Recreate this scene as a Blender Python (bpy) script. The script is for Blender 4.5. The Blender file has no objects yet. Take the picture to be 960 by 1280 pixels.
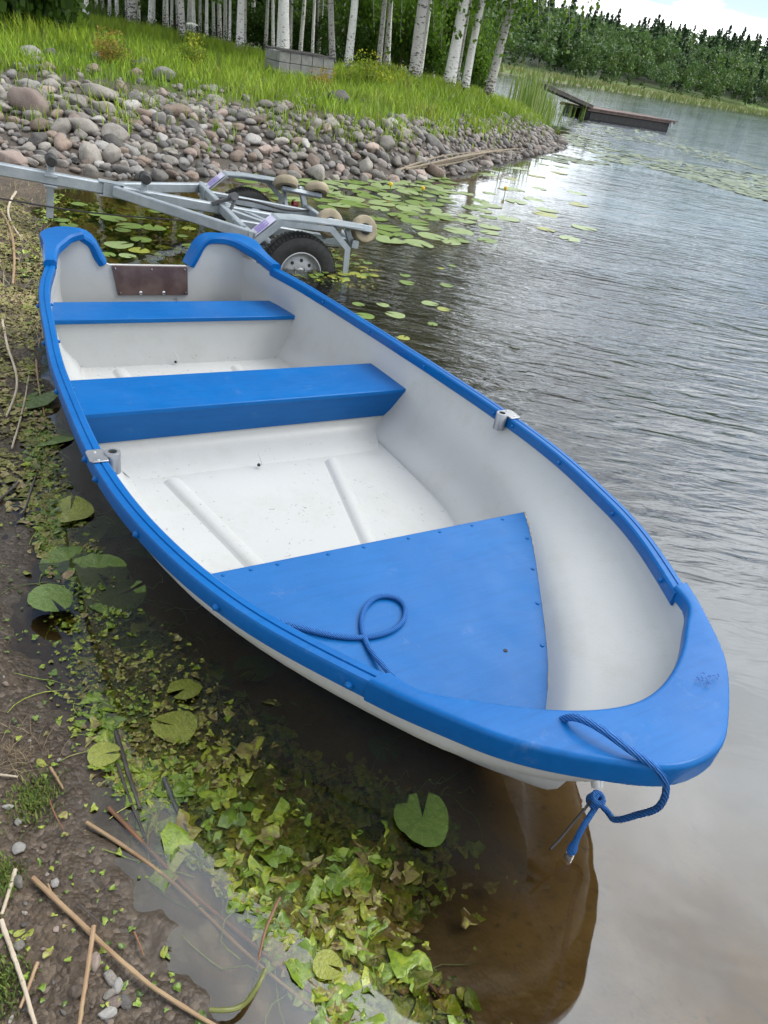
import bpy, math, random
import numpy as np
from mathutils import Vector, Matrix, noise
random.seed(7); R = np.random.default_rng(11)
scn = bpy.context.scene; COL = scn.collection
PI = math.pi; rad = math.radians
def lerp(a, b, t): return a + (b - a) * t
def sstep(a, b, x):
    t = np.clip((np.asarray(x, float) - a) / (b - a), 0, 1); return t * t * (3 - 2 * t)

# ------------------------------------------------------------------ camera
F, PITCH, ROLL, HCAM = 929.58, rad(31.837), rad(9.955), 1.55
fw = np.array([0, math.cos(PITCH), -math.sin(PITCH)]); u0 = np.array([0, math.sin(PITCH), math.cos(PITCH)]); r0 = np.array([1., 0, 0])
rt = math.cos(ROLL) * r0 + math.sin(ROLL) * u0; up = -math.sin(ROLL) * r0 + math.cos(ROLL) * u0
CAM = np.array([0, 0, HCAM])
def ray(u, v): return fw + rt * (u - 480) / F - up * (v - 640) / F
def ground(u, v, z=0.0):            # where the line of sight through a photo point meets height z
    d = ray(u, v); return CAM + d * ((z - HCAM) / d[2])
def atdepth(u, v, y):
    d = ray(u, v); return CAM + d * (y / d[1])
cam = bpy.data.cameras.new('camera'); camo = bpy.data.objects.new('camera', cam); COL.objects.link(camo)
camo.matrix_world = Matrix(((rt[0], up[0], -fw[0], 0), (rt[1], up[1], -fw[1], 0), (rt[2], up[2], -fw[2], HCAM), (0, 0, 0, 1)))
cam.sensor_fit = 'HORIZONTAL'; cam.sensor_width = 36; cam.lens = 36 * F / 960; cam.clip_end = 3000; cam.clip_start = .05
scn.camera = camo

# ------------------------------------------------------------------ helpers
def tag(o, label=None, cat=None, group=None, kind=None):
    if label: o['label'] = label
    if cat: o['category'] = cat
    if group: o['group'] = group
    if kind: o['kind'] = kind
    return o
def empty(name, M=None, loc=None, rz=0, **k):
    o = bpy.data.objects.new(name, None); COL.objects.link(o); o.empty_display_size = .1
    if M is not None: o.matrix_world = M
    if loc is not None: o.location = loc; o.rotation_euler = (0, 0, rz)
    return tag(o, **k)
def meshobj(name, me, parent=None, **k):
    o = bpy.data.objects.new(name, me); COL.objects.link(o)
    if parent: o.parent = parent
    return tag(o, **k)
def np_mesh(name, V, Fc, mat, smooth=False, attrs=None):
    me = bpy.data.meshes.new(name); V = np.asarray(V, np.float32); Fc = np.asarray(Fc, np.int32); k = Fc.shape[1]
    me.vertices.add(len(V)); me.vertices.foreach_set('co', V.ravel())
    me.loops.add(Fc.size); me.loops.foreach_set('vertex_index', Fc.ravel())
    me.polygons.add(len(Fc)); me.polygons.foreach_set('loop_start', np.arange(0, Fc.size, k, dtype=np.int32))
    if smooth: me.polygons.foreach_set('use_smooth', np.ones(len(Fc), bool))
    for n, a in (attrs or {}).items():
        at = me.attributes.new(n, 'FLOAT', 'POINT'); at.data.foreach_set('value', np.asarray(a, np.float32))
    me.update(calc_edges=True); me.validate()
    if mat: me.materials.append(mat)
    return me
class MB:
    def __init__(s): s.v = []; s.f = []; s.sm = []
    def add(s, vs, fs, sm=False):
        b = len(s.v); s.v += [tuple(map(float, p)) for p in vs]; s.f += [tuple(i + b for i in f) for f in fs]; s.sm += [sm] * len(fs); return s
    def box(s, c, d, M=None):
        M = M or Matrix(); vs = []
        for x in (-.5, .5):
            for y in (-.5, .5):
                for z in (-.5, .5): vs.append(Vector(c) + M @ Vector((x * d[0], y * d[1], z * d[2])))
        return s.add(vs, [(0, 1, 3, 2), (4, 6, 7, 5), (0, 4, 5, 1), (2, 3, 7, 6), (0, 2, 6, 4), (1, 5, 7, 3)])
    def beam(s, a, b, w, h, upv=(0, 0, 1), ch=.12):      # chamfered square section from a to b
        a = Vector(a); b = Vector(b); d = (b - a).normalized(); x = d.cross(Vector(upv)).normalized(); y = x.cross(d)
        c = ch * min(w, h); W, H = w / 2, h / 2
        P = [(-W + c, -H), (W - c, -H), (W, -H + c), (W, H - c), (W - c, H), (-W + c, H), (-W, H - c), (-W, -H + c)]
        vs = [q + x * p[0] + y * p[1] for q in (a, b) for p in P]
        return s.add(vs, [tuple(range(7, -1, -1)), tuple(range(8, 16))] + [(i, (i + 1) % 8, 8 + (i + 1) % 8, 8 + i) for i in range(8)])
    def tube(s, pts, r, n=8, caps=True, sm=True, jit=0):
        pts = [Vector(p) for p in pts]; m = len(pts); rr = r if hasattr(r, '__len__') else [r] * m
        vs = []; px = None
        for i, p in enumerate(pts):
            t = (pts[min(i + 1, m - 1)] - pts[max(i - 1, 0)]).normalized()
            if px is None:
                px = t.orthogonal().normalized()
            px = (px - t * px.dot(t)).normalized(); py = t.cross(px)
            for k in range(n):
                a = 2 * PI * k / n; q = rr[i] * (1 + (random.uniform(-jit, jit) if jit else 0))
                vs.append(p + px * math.cos(a) * q + py * math.sin(a) * q)
        fs = [(i * n + k, i * n + (k + 1) % n, (i + 1) * n + (k + 1) % n, (i + 1) * n + k) for i in range(m - 1) for k in range(n)]
        s.add(vs, fs, sm)
        if caps: s.add(vs[:n], [tuple(range(n - 1, -1, -1))]); s.add(vs[-n:], [tuple(range(n))])
        return s
    def loft(s, secs, closed=False, caps=False, sm=True):   # rows of points
        n = len(secs[0]); vs = [p for q in secs for p in q]; e = n if closed else n - 1
        fs = [(i * n + k, i * n + (k + 1) % n, (i + 1) * n + (k + 1) % n, (i + 1) * n + k) for i in range(len(secs) - 1) for k in range(e)]
        s.add(vs, fs, sm)
        if caps: s.add(secs[0], [tuple(range(n - 1, -1, -1))]); s.add(secs[-1], [tuple(range(n))])
        return s
    def lathe(s, prof, c, axis, n=20, sm=True):             # prof: (radius, along axis)
        ax = Vector(axis).normalized(); x = ax.orthogonal().normalized(); y = ax.cross(x); c = Vector(c)
        secs = [[c + ax * h + (x * math.cos(2 * PI * k / n) + y * math.sin(2 * PI * k / n)) * r for k in range(n)] for r, h in prof]
        return s.loft(secs, closed=True, sm=sm)
    def prism(s, poly, a, b, sm=False):                     # poly of Vectors extruded from offset a to b
        n = len(poly); A = [Vector(p) + Vector(a) for p in poly]; B = [Vector(p) + Vector(b) for p in poly]
        return s.add(A + B, [tuple(range(n - 1, -1, -1)), tuple(range(n, 2 * n))] + [(i, (i + 1) % n, n + (i + 1) % n, n + i) for i in range(n)], sm)
    def mesh(s, name, mat):
        me = bpy.data.meshes.new(name); me.from_pydata(s.v, [], s.f); me.polygons.foreach_set('use_smooth', s.sm)
        import bmesh
        bm = bmesh.new(); bm.from_mesh(me); bmesh.ops.recalc_face_normals(bm, faces=bm.faces); bm.to_mesh(me); bm.free()
        me.set_sharp_from_angle(angle=rad(38)); me.update()
        if mat: me.materials.append(mat)
        return me
    def build(s, name, mat, parent=None, **k): return meshobj(name, s.mesh(name, mat), parent, **k)
def bevel(o, w, seg=2):
    m = o.modifiers.new('bevel', 'BEVEL'); m.width = w; m.segments = seg; m.limit_method = 'ANGLE'; m.angle_limit = rad(35); return o
def spline(xs, ys):
    xs = np.asarray(xs, float); ys = np.asarray(ys, float); n = len(xs); A = np.zeros((n, n)); b = np.zeros(n); h = np.diff(xs)
    A[0, 0] = A[-1, -1] = 1
    for i in range(1, n - 1):
        A[i, i - 1] = h[i - 1]; A[i, i] = 2 * (h[i - 1] + h[i]); A[i, i + 1] = h[i]
        b[i] = 6 * ((ys[i + 1] - ys[i]) / h[i] - (ys[i] - ys[i - 1]) / h[i - 1])
    m = np.linalg.solve(A, b)
    def f(x):
        x = np.asarray(x, float); i = np.clip(np.searchsorted(xs, x) - 1, 0, n - 2); d = x - xs[i]; H = h[i]
        return ys[i] + d * ((ys[i + 1] - ys[i]) / H - H * (2 * m[i] + m[i + 1]) / 6) + d * d * m[i] / 2 + d ** 3 * (m[i + 1] - m[i]) / (6 * H)
    return f
def smooth_path(pts, n):
    P = np.array(pts, float); t = np.concatenate([[0], np.cumsum(np.linalg.norm(np.diff(P, axis=0), axis=1))])
    tt = np.linspace(0, t[-1], n); return np.stack([spline(t, P[:, k])(tt) for k in range(P.shape[1])], 1)

# ------------------------------------------------------------------ materials
class NT:
    def __init__(s, name):
        s.m = bpy.data.materials.new(name); s.m.use_nodes = True; s.t = s.m.node_tree; s.n = s.t.nodes; s.n.clear()
        s.out = s.n.new('ShaderNodeOutputMaterial')
    def new(s, t, **k):
        o = s.n.new('ShaderNode' + t)
        for a, b in k.items(): setattr(o, a, b)
        return o
    def put(s, sock, v):
        if hasattr(v, 'is_output') or isinstance(v, bpy.types.NodeSocket): s.t.links.new(v, sock)
        else:
            if isinstance(v, (tuple, list)) and len(v) == 3 and sock.type == 'RGBA': v = (*v, 1)
            sock.default_value = v
    def math(s, op, a, b=0.0, clamp=False):
        o = s.new('Math', operation=op, use_clamp=clamp); s.put(o.inputs[0], a); s.put(o.inputs[1], b); return o.outputs[0]
    def noise(s, scale, vec=None, detail=4, rough=.55, dist=0):
        o = s.new('TexNoise'); o.inputs['Scale'].default_value = scale; o.inputs['Detail'].default_value = detail
        o.inputs['Roughness'].default_value = rough; o.inputs['Distortion'].default_value = dist
        if vec is not None: s.put(o.inputs['Vector'], vec)
        return o.outputs['Fac']
    def ramp(s, fac, stops):
        o = s.new('ValToRGB'); s.put(o.inputs[0], fac); e = o.color_ramp.elements
        while len(e) < len(stops): e.new(.5)
        for el, (p, c) in zip(e, stops):
            el.position = p; el.color = (*c, 1) if hasattr(c, '__len__') else (c, c, c, 1)
        return o.outputs[0]
    def mix(s, f, a, b):
        o = s.new('Mix', data_type='RGBA'); s.put(o.inputs[0], f); s.put(o.inputs[6], a); s.put(o.inputs[7], b); return o.outputs[2]
    def bump(s, h, strength, dist=.01, normal=None):
        o = s.new('Bump'); s.put(o.inputs['Height'], h); s.put(o.inputs['Strength'], strength); o.inputs['Distance'].default_value = dist
        if normal is not None: s.put(o.inputs['Normal'], normal)
        return o.outputs[0]
    def pos(s): return s.new('NewGeometry').outputs['Position']
    def objco(s): return s.new('TexCoord').outputs['Object']
    def attr(s, n): return s.new('Attribute', attribute_name=n).outputs['Fac']
    def mapv(s, vec, scale=(1, 1, 1), rot=(0, 0, 0), loc=(0, 0, 0)):
        o = s.new('Mapping'); s.put(o.inputs[0], vec); o.inputs['Scale'].default_value = scale; o.inputs['Rotation'].default_value = rot; o.inputs['Location'].default_value = loc; return o.outputs[0]
    def bsdf(s, color, rough=.5, normal=None, **k):
        b = s.new('BsdfPrincipled'); s.put(b.inputs['Base Color'], color); s.put(b.inputs['Roughness'], rough)
        if normal is not None: s.put(b.inputs['Normal'], normal)
        for a, v in k.items(): s.put(b.inputs[a], v)
        s.t.links.new(b.outputs[0], s.out.inputs[0]); return s.m
def simple(name, c1, c2, scale=20, rough=.5, bump=.15, bscale=None, dist=.004, detail=5, **k):
    t = NT(name); v = t.objco(); n = t.noise(scale, v, detail); col = t.mix(t.ramp(n, [(.35, 0), (.65, 1)]), c1, c2)
    nb = t.noise(bscale or scale * 3, v, 4)
    return t.bsdf(col, rough, t.bump(nb, bump, dist), **k)
def foliage(name, cols, transl=.35, rough=.5, upn=0.0):
    t = NT(name); c = t.ramp(t.attr('rnd'), [(i / (len(cols) - 1), q) for i, q in enumerate(cols)])
    b = t.new('BsdfPrincipled'); t.put(b.inputs['Base Color'], c); b.inputs['Roughness'].default_value = rough
    b.inputs['Specular IOR Level'].default_value = .3
    if upn:
        va = t.new('VectorMath', operation='SCALE'); t.t.links.new(t.new('NewGeometry').outputs['Normal'], va.inputs[0]); va.inputs['Scale'].default_value = 1 - upn
        vb = t.new('VectorMath', operation='ADD'); t.t.links.new(va.outputs[0], vb.inputs[0]); vb.inputs[1].default_value = (0, 0, upn); vn = t.new('VectorMath', operation='NORMALIZE'); t.t.links.new(vb.outputs[0], vn.inputs[0]); t.t.links.new(vn.outputs[0], b.inputs['Normal'])
    tr = t.new('BsdfTranslucent'); t.put(tr.inputs[0], c)
    m = t.new('MixShader'); m.inputs[0].default_value = transl; t.t.links.new(b.outputs[0], m.inputs[1]); t.t.links.new(tr.outputs[0], m.inputs[2])
    t.t.links.new(m.outputs[0], t.out.inputs[0]); return t.m
# ------------------------------------------------------------------ light and sky
SUN_EL, SUN_AZ = rad(50), rad(84)           # azimuth measured from +Y towards +X
sd = Vector((math.sin(SUN_AZ) * math.cos(SUN_EL), math.cos(SUN_AZ) * math.cos(SUN_EL), math.sin(SUN_EL)))
sun = bpy.data.lights.new('sun', 'SUN'); so = bpy.data.objects.new('sun', sun); COL.objects.link(so)
sun.energy = 1.3; sun.angle = rad(20); sun.color = (1, .96, .9)
so.rotation_euler = (-sd).to_track_quat('-Z', 'Y').to_euler()
W = bpy.data.worlds.new('World'); scn.world = W; W.use_nodes = True; wt = W.node_tree; wt.nodes.clear()
class WT(NT):
    def __init__(s): s.t = wt; s.n = wt.nodes; s.out = wt.nodes.new('ShaderNodeOutputWorld')
w = WT()
sky = w.new('TexSky'); sky.sky_type = 'NISHITA'; sky.sun_disc = False; sky.sun_elevation = SUN_EL; sky.sun_rotation = SUN_AZ; sky.air_density = 1; sky.dust_density = .6
bg1 = w.new('Background'); w.put(bg1.inputs[0], sky.outputs[0]); bg1.inputs[1].default_value = .13
gen = w.new('TexCoord').outputs['Generated']
sep = w.new('SeparateXYZ'); w.put(sep.inputs[0], gen)
zz = w.math('ADD', w.math('MAXIMUM', sep.outputs[2], 0.0), .16)
cmb = w.new('CombineXYZ'); w.put(cmb.inputs[0], w.math('DIVIDE', sep.outputs[0], zz)); w.put(cmb.inputs[1], w.math('DIVIDE', sep.outputs[1], zz))
cv = w.mapv(cmb.outputs[0], loc=(1.35, 0.4, 0.0))
cn = w.noise(.95, cv, 9, .58, .25)
mask = w.ramp(w.math('ADD', cn, w.math('MULTIPLY', w.math('POWER', w.math('SUBTRACT', 1.0, w.math('MAXIMUM', sep.outputs[2], 0.0)), 2.0), .03)), [(.455, 0), (.555, 1)])
dn = w.ramp(w.noise(1.7, w.mapv(cmb.outputs[0], loc=(5, 2, 3)), 7, .6), [(.34, .55), (.66, 1.2)])
vd = w.new('VectorMath', operation='DOT_PRODUCT'); w.put(vd.inputs[0], gen); vd.inputs[1].default_value = Vector((math.sin(rad(40)) * math.cos(rad(54)), math.cos(rad(40)) * math.cos(rad(54)), math.sin(rad(54))))    # thin bright cloud high ahead
aur = w.math('POWER', w.math('MAXIMUM', vd.outputs['Value'], 0.0), 8.0)
low_ = w.math('POWER', w.math('SUBTRACT', 1.0, w.math('MAXIMUM', sep.outputs[2], 0.0)), 4.0)
cl = w.math('MULTIPLY', w.math('MULTIPLY', w.math('ADD', 1.36, w.math('MULTIPLY', aur, 4.0)), dn), w.math('ADD', 1.0, w.math('MULTIPLY', low_, .8)))
bg2 = w.new('Background'); bg2.inputs[0].default_value = (.97, .985, 1, 1); w.put(bg2.inputs[1], cl)
mx = w.new('MixShader'); w.put(mx.inputs[0], w.math('MAXIMUM', mask, w.math('MULTIPLY', aur, 2.2, True))); wt.links.new(bg1.outputs[0], mx.inputs[1]); wt.links.new(bg2.outputs[0], mx.inputs[2])
wt.links.new(mx.outputs[0], w.out.inputs[0])
vs = scn.view_settings; vs.view_transform = 'Standard'; vs.look = 'None'; vs.gamma = 1; vs.use_curve_mapping = False; vs.exposure = .32
scn.render.engine = 'CYCLES'; cy = scn.cycles; cy.use_denoising = True; cy.max_bounces = 8; cy.transparent_max_bounces = 12
try: cy.denoiser = 'OPENIMAGEDENOISE'
except Exception: pass
cy.caustics_reflective = False; cy.caustics_refractive = False

# ------------------------------------------------------------------ the lie of the land
NEAR = [(60, -60), (6, -6), (1.2, -.6), (.45, .28), (.08, .68), (-.2, .84), (-.36, .95), (-.63, 1.27), (-.86, 1.6), (-1.04, 1.85), (-1.31, 2.29), (-1.82, 3.32), (-2.59, 4.75), (-3.17, 6.28), (-3.5, 7.3),
        (-3.14, 8.15), (-2.4, 9.5), (-1.54, 10.17), (-.58, 11.21), (.1, 12.8), (.61, 14.63), (1.4, 17), (2.0, 18.8), (2.64, 20.75), (3.0, 23), (2.9, 26), (2.4, 30), (.5, 34), (-4, 40), (-16, 52), (-40, 66), (-90, 80), (-300, 100), (-900, 0), (-900, -900), (400, -900), (400, -300)]
FOOT = [(-60, -4), (-14, 3.2), (-8, 5.6), (-4.31, 7.65), (-3.2, 8.25), (-2.4, 9.5), (-1.54, 10.17), (-.58, 11.21), (.1, 12.8), (.61, 14.63), (1.4, 17), (2.0, 18.8), (2.64, 20.75), (3.0, 23), (2.9, 26), (2.4, 30), (.5, 34), (-4, 40), (-16, 52), (-40, 66), (-90, 80), (-300, 100), (-900, 0), (-900, -100)]
FAR = [(-1500, 260), (-300, 165), (-80, 150), (16.7, 175), (60, 232), (113, 318), (225, 425), (420, 560), (900, 850), (900, 1500), (-1500, 1500)]
def sdist(P, poly):                    # signed distance, positive inside
    P = np.asarray(P, float); Q = np.array(poly, float); A = Q; B = np.roll(Q, -1, 0)
    best = np.full(len(P), 1e18); ins = np.zeros(len(P), bool)
    for a, b in zip(A, B):
        e = b - a; w_ = P - a; t = np.clip((w_ @ e) / (e @ e), 0, 1); d = w_ - t[:, None] * e; best = np.minimum(best, (d * d).sum(1))
        c = ((a[1] > P[:, 1]) != (b[1] > P[:, 1]))
        if a[1] != b[1]: ins ^= c & (P[:, 0] < (b[0] - a[0]) * (P[:, 1] - a[1]) / (b[1] - a[1]) + a[0])
    return np.sqrt(best) * np.where(ins, 1, -1)
def vnoise(P, s, seed=0):
    """value noise in 2-D, vectorised"""
    x = np.asarray(P, float)[:, 0] * s + seed * 17.3 + 1000; y = np.asarray(P, float)[:, 1] * s + seed * 7.1 + 1000
    xi = np.floor(x).astype(np.int64); yi = np.floor(y).astype(np.int64); fx = x - xi; fy = y - yi; fx = fx * fx * (3 - 2 * fx); fy = fy * fy * (3 - 2 * fy)
    def h(a, b):
        n = (a * 374761393 + b * 668265263 + seed * 1442695) & 0xffffffff; n = ((n ^ (n >> 13)) * 1274126177) & 0xffffffff; return ((n ^ (n >> 16)) & 0xffff) / 65535.
    return lerp(lerp(h(xi, yi), h(xi + 1, yi), fx), lerp(h(xi, yi + 1), h(xi + 1, yi + 1), fx), fy)
def dfoot(P):
    P = np.asarray(P, float); sc = np.interp(P[:, 0], [-6, -4, -2.4, -1], [2.6, 2.3, 1.4, 1.0]); sc = np.where(P[:, 1] > 30, 3.0, sc)
    return sdist(P, FOOT) / sc
PUD = [(*ground(248, 1115)[:2], .045, .030), (*ground(285, 1190)[:2], .06, .04), (*ground(330, 1250)[:2], .06, .04), (*ground(200, 1075)[:2], .03, .02), (-.96, 5.74, .36, -.25)]
def hland(P, rough=True):
    P = np.asarray(P, float).reshape(-1, 2)
    d = sdist(P, NEAR); b = dfoot(P); f = sdist(P, FAR); r = np.hypot(P[:, 0], P[:, 1])
    h = np.interp(d, [-40, -14, -5, -2, -1.2, -.7, -.25, 0, .3, 1.0, 2.5, 6, 20, 200], [-2.6, -1.8, -1.0, -.48, -.24, -.11, -.035, .004, .035, .075, .15, .4, 1.0, 2.0])
    hb = np.interp(b, [-1, 0, .3, .75, 1.2, 2.5, 6, 14, 40, 200], [-.3, -.02, .16, .40, .56, .68, .88, 1.05, 1.25, 2.5])
    h = np.maximum(h, np.where(b > -1, hb, -9))
    for (px_, py_, pr_, pd_) in PUD: h = h - pd_ * np.exp(-((P[:, 0] - px_) ** 2 + (P[:, 1] - py_) ** 2) / pr_ ** 2)
    hf = np.interp(f, [-60, -5, 0, 4, 25, 45, 110, 150, 240, 600], [-9, -.4, 0, .25, .8, 2, 9, 11.5, 8, 5]) * np.where(f > 25, np.interp(P[:, 0], [5, 40, 130, 260], [.75, 1.0, 1.75, 2.3]), 1)
    h = np.maximum(h, np.where(f > -60, hf, -9))
    if rough:
        n1 = vnoise(P, 1.3, 1) - .5; n2 = vnoise(P, 5, 2) - .5; n3 = vnoise(P, 17, 3) - .5; n4 = vnoise(P, 43, 4) - .5
        near = np.clip(1.6 - r / 12, .0, 1)
        amp = sstep(-.6, .3, d) * .75 + .25
        h = h + amp * (.035 * n1 + .03 * n2 + near * (.016 * n3 + .009 * n4)) * np.where(r > 60, 6, 1)
    return h
def land(x, y): return float(hland(np.array([[x, y]]))[0])

def gland(u, v, y0=5.0):                # where the line of sight meets the land itself
    d = ray(u, v); ys = np.concatenate([np.linspace(.4, 5, 120), np.linspace(5, 60, 700)]); ys = ys[ys > (y0 if y0 < 5 else 5.0)]; P = CAM + d * (ys / d[1])[:, None]; below = P[:, 2] < hland(P[:, :2]); k = int(np.argmax(below)) if below.any() else len(ys) - 1; return P[k]
# polar grids round the camera, fine in front and near
ang = np.concatenate([np.linspace(-180, -56, 40)[:-1], np.linspace(-56, 56, 420), np.linspace(56, 180, 40)[1:-1]]) * PI / 180
def polar(radii, offs=(0, 0)):
    X = np.sin(ang)[None, :] * radii[:, None]; Y = np.cos(ang)[None, :] * radii[:, None]
    n, m = X.shape; P = np.stack([X.ravel() + offs[0], Y.ravel() + offs[1]], 1)
    i = np.arange(n - 1)[:, None] * m; j = np.arange(m)[None, :]; k = (j + 1) % m
    Fc = np.stack([i + j, i + k, i + m + k, i + m + j], -1).reshape(-1, 4); return P, Fc
rr = np.concatenate([np.linspace(.05, .45, 6)[:-1], .45 * (14 / .45) ** np.linspace(0, 1, 300), 14 * (1400 / 14) ** np.linspace(0, 1, 130)[1:]])
P, Fc = polar(rr); Hh = hland(P)
dN = sdist(P, NEAR); dF = dfoot(P); dR = sdist(P, FAR)
grassy = np.maximum(sstep(.9, 1.7, dF + .5 * (vnoise(P, .9, 9) - .5)), sstep(0, 6, dR))
stony = sstep(-.35, .1, dF) * (1 - grassy)
wood = sstep(30, 60, dR)
g = NT('shore_soil'); gp = g.pos(); n1 = g.noise(3.5, gp, 6, .6); n2 = g.noise(38, gp, 6, .65); n3 = g.noise(140, gp, 3, .6)
soil = g.mix(g.ramp(n1, [(.35, 0), (.65, 1)]), (.10, .066, .040), (.18, .128, .082)); soil = g.mix(g.ramp(n2, [(.4, 0), (.7, 1)]), soil, (.06, .043, .027))
soil = g.mix(g.ramp(n3, [(.6, 0), (.72, 1)]), soil, (.23, .18, .13))
hz_ = g.new('SeparateXYZ'); g.put(hz_.inputs[0], gp)
wetn = g.math('ADD', hz_.outputs[2], g.math('MULTIPLY', g.math('SUBTRACT', n1, .5), .05))
soil = g.mix(g.ramp(g.math('MULTIPLY', wetn, 8.0), [(.08, 1), (.42, 0)]), soil, (.048, .034, .021))          # wet margin
silt = g.mix(g.ramp(g.noise(2.2, gp, 7, .65), [(.38, 0), (.62, 1)]), (.115, .072, .021), (.195, .125, .040))
silt = g.mix(g.ramp(n2, [(.55, 0), (.75, 1)]), silt, (.06, .045, .02))
weedm = g.math('MULTIPLY', g.attr('weed'), g.ramp(g.noise(2.6, gp, 6, .7, .6), [(.42, 0), (.56, 1)]))
silt = g.mix(weedm, silt, g.mix(n2, (.10, .13, .012), (.22, .24, .03)))
silt = g.mix(g.ramp(g.math('MULTIPLY', hz_.outputs[2], -1.0), [(.17, 0), (.55, 1)]), silt, (.022, .019, .013))        # bed colour darkened with depth, standing in for light lost in the water
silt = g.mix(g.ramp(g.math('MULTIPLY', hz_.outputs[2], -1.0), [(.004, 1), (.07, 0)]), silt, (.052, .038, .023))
vor = g.new('TexVoronoi'); vor.inputs['Scale'].default_value = 85; g.put(vor.inputs[0], gp); sv = g.new('SeparateColor'); g.put(sv.inputs[0], vor.outputs['Color'])
soil = g.mix(g.math('MULTIPLY', g.ramp(sv.outputs[0], [(.55, 0), (.95, 1)]), .55), soil, (.19, .145, .105)); soil = g.mix(g.math('MULTIPLY', g.ramp(sv.outputs[1], [(.6, 0), (.9, 1)]), .6), soil, (.045, .032, .022))
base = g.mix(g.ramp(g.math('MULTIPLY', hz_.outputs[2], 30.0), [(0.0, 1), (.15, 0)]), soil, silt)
base = g.mix(g.attr('stony'), base, g.mix(n2, (.05, .042, .034), (.12, .10, .08)))
gr = g.mix(g.ramp(n1, [(.35, 0), (.65, 1)]), (.08, .14, .02), (.12, .19, .03))
base = g.mix(g.attr('grassy'), base, gr); base = g.mix(g.attr('wood'), base, (.02, .03, .01))
hgt = g.math('ADD', g.math('ADD', g.math('MULTIPLY', n2, .8), g.math('MULTIPLY', n3, .5)), g.math('MULTIPLY', vor.outputs['Distance'], -.8))
rg = g.mix(g.ramp(g.math('MULTIPLY', wetn, 8.0), [(.1, 1), (.5, 0)]), (.92,) * 3, (.5,) * 3)
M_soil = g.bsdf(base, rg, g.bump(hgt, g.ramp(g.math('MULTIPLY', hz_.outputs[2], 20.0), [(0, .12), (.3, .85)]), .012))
weed = sstep(-.1, -.5, dN) * sstep(-6.5, -2.5, dN) * sstep(4, 6, P[:, 1]) * sstep(14, 10, P[:, 1])
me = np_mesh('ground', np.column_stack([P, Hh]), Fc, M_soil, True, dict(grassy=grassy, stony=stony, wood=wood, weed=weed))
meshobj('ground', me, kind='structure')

# ------------------------------------------------------------------ water
wr = np.concatenate([np.linspace(.05, .5, 5)[:-1], .5 * (60 / .5) ** np.linspace(0, 1, 140), 60 * (1400 / 60) ** np.linspace(0, 1, 30)[1:]])
WP, WF = polar(wr); wd = sdist(WP, NEAR)
calm = sstep(.6, 3.0, -wd) * sstep(1.0, 4.2, WP[:, 1] + .35 * (WP[:, 0] - 1))
calm = np.maximum(calm, .30 * sstep(.6, 2.5, -wd) * sstep(3.0, 4.5, WP[:, 1])) * (.75 + .5 * vnoise(WP, .6, 5))
calm = calm * np.interp(np.hypot(WP[:, 0], WP[:, 1]), [3, 6, 12, 40], [1.6, 1.05, .45, .50])
calm = calm * lerp(1, .45, sstep(-.3, -1.8, WP[:, 0]) * sstep(13, 9, WP[:, 1]))
q = NT('lake_water'); qp = q.pos()
rip1 = q.noise(1.0, q.mapv(qp, scale=(3.6, 11.5, 1), rot=(0, 0, rad(14))), 3, .5, .35)
rip2 = q.noise(1.0, q.mapv(qp, scale=(1.1, 3.2, 1), rot=(0, 0, rad(26)), loc=(3, 1, 0)), 2, .5, .5)
rip3 = q.noise(1.0, q.mapv(qp, scale=(.5, 1.1, 1), rot=(0, 0, rad(-10)), loc=(9, 4, 0)), 3, .5)
hw = q.math('ADD', q.math('MULTIPLY', rip1, .55), q.math('MULTIPLY', rip2, .55))
amp = q.math('MULTIPLY', q.attr('amp'), q.ramp(rip3, [(.3, .45), (.7, 1)]))
hw = q.math('MULTIPLY', hw, amp)
soft = q.noise(1.0, q.mapv(qp, scale=(1.3, 2.6, 1), rot=(0, 0, rad(30)), loc=(1, 7, 0)), 2, .5, .8)
hw = q.math('ADD', hw, q.math('MULTIPLY', soft, .07))
bn = q.bump(hw, 1.0, .05)
fr = q.new('Fresnel'); fr.inputs[0].default_value = 1.64; q.put(fr.inputs['Normal'], bn)
gl = q.new('BsdfGlossy'); gl.inputs['Roughness'].default_value = .03; q.put(gl.inputs['Normal'], bn); gl.inputs[0].default_value = (.88, .94, 1, 1)
tp = q.new('BsdfTransparent'); tp.inputs[0].default_value = (.93, .86, .68, 1)
ms = q.new('MixShader'); q.put(ms.inputs[0], fr.outputs[0]); q.t.links.new(tp.outputs[0], ms.inputs[1]); q.t.links.new(gl.outputs[0], ms.inputs[2]); q.t.links.new(ms.outputs[0], q.out.inputs[0])
me = np_mesh('lake_water', np.column_stack([WP, np.zeros(len(WP))]), WF, q.m, True, dict(amp=calm))
meshobj('lake_water', me, kind='structure')
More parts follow.
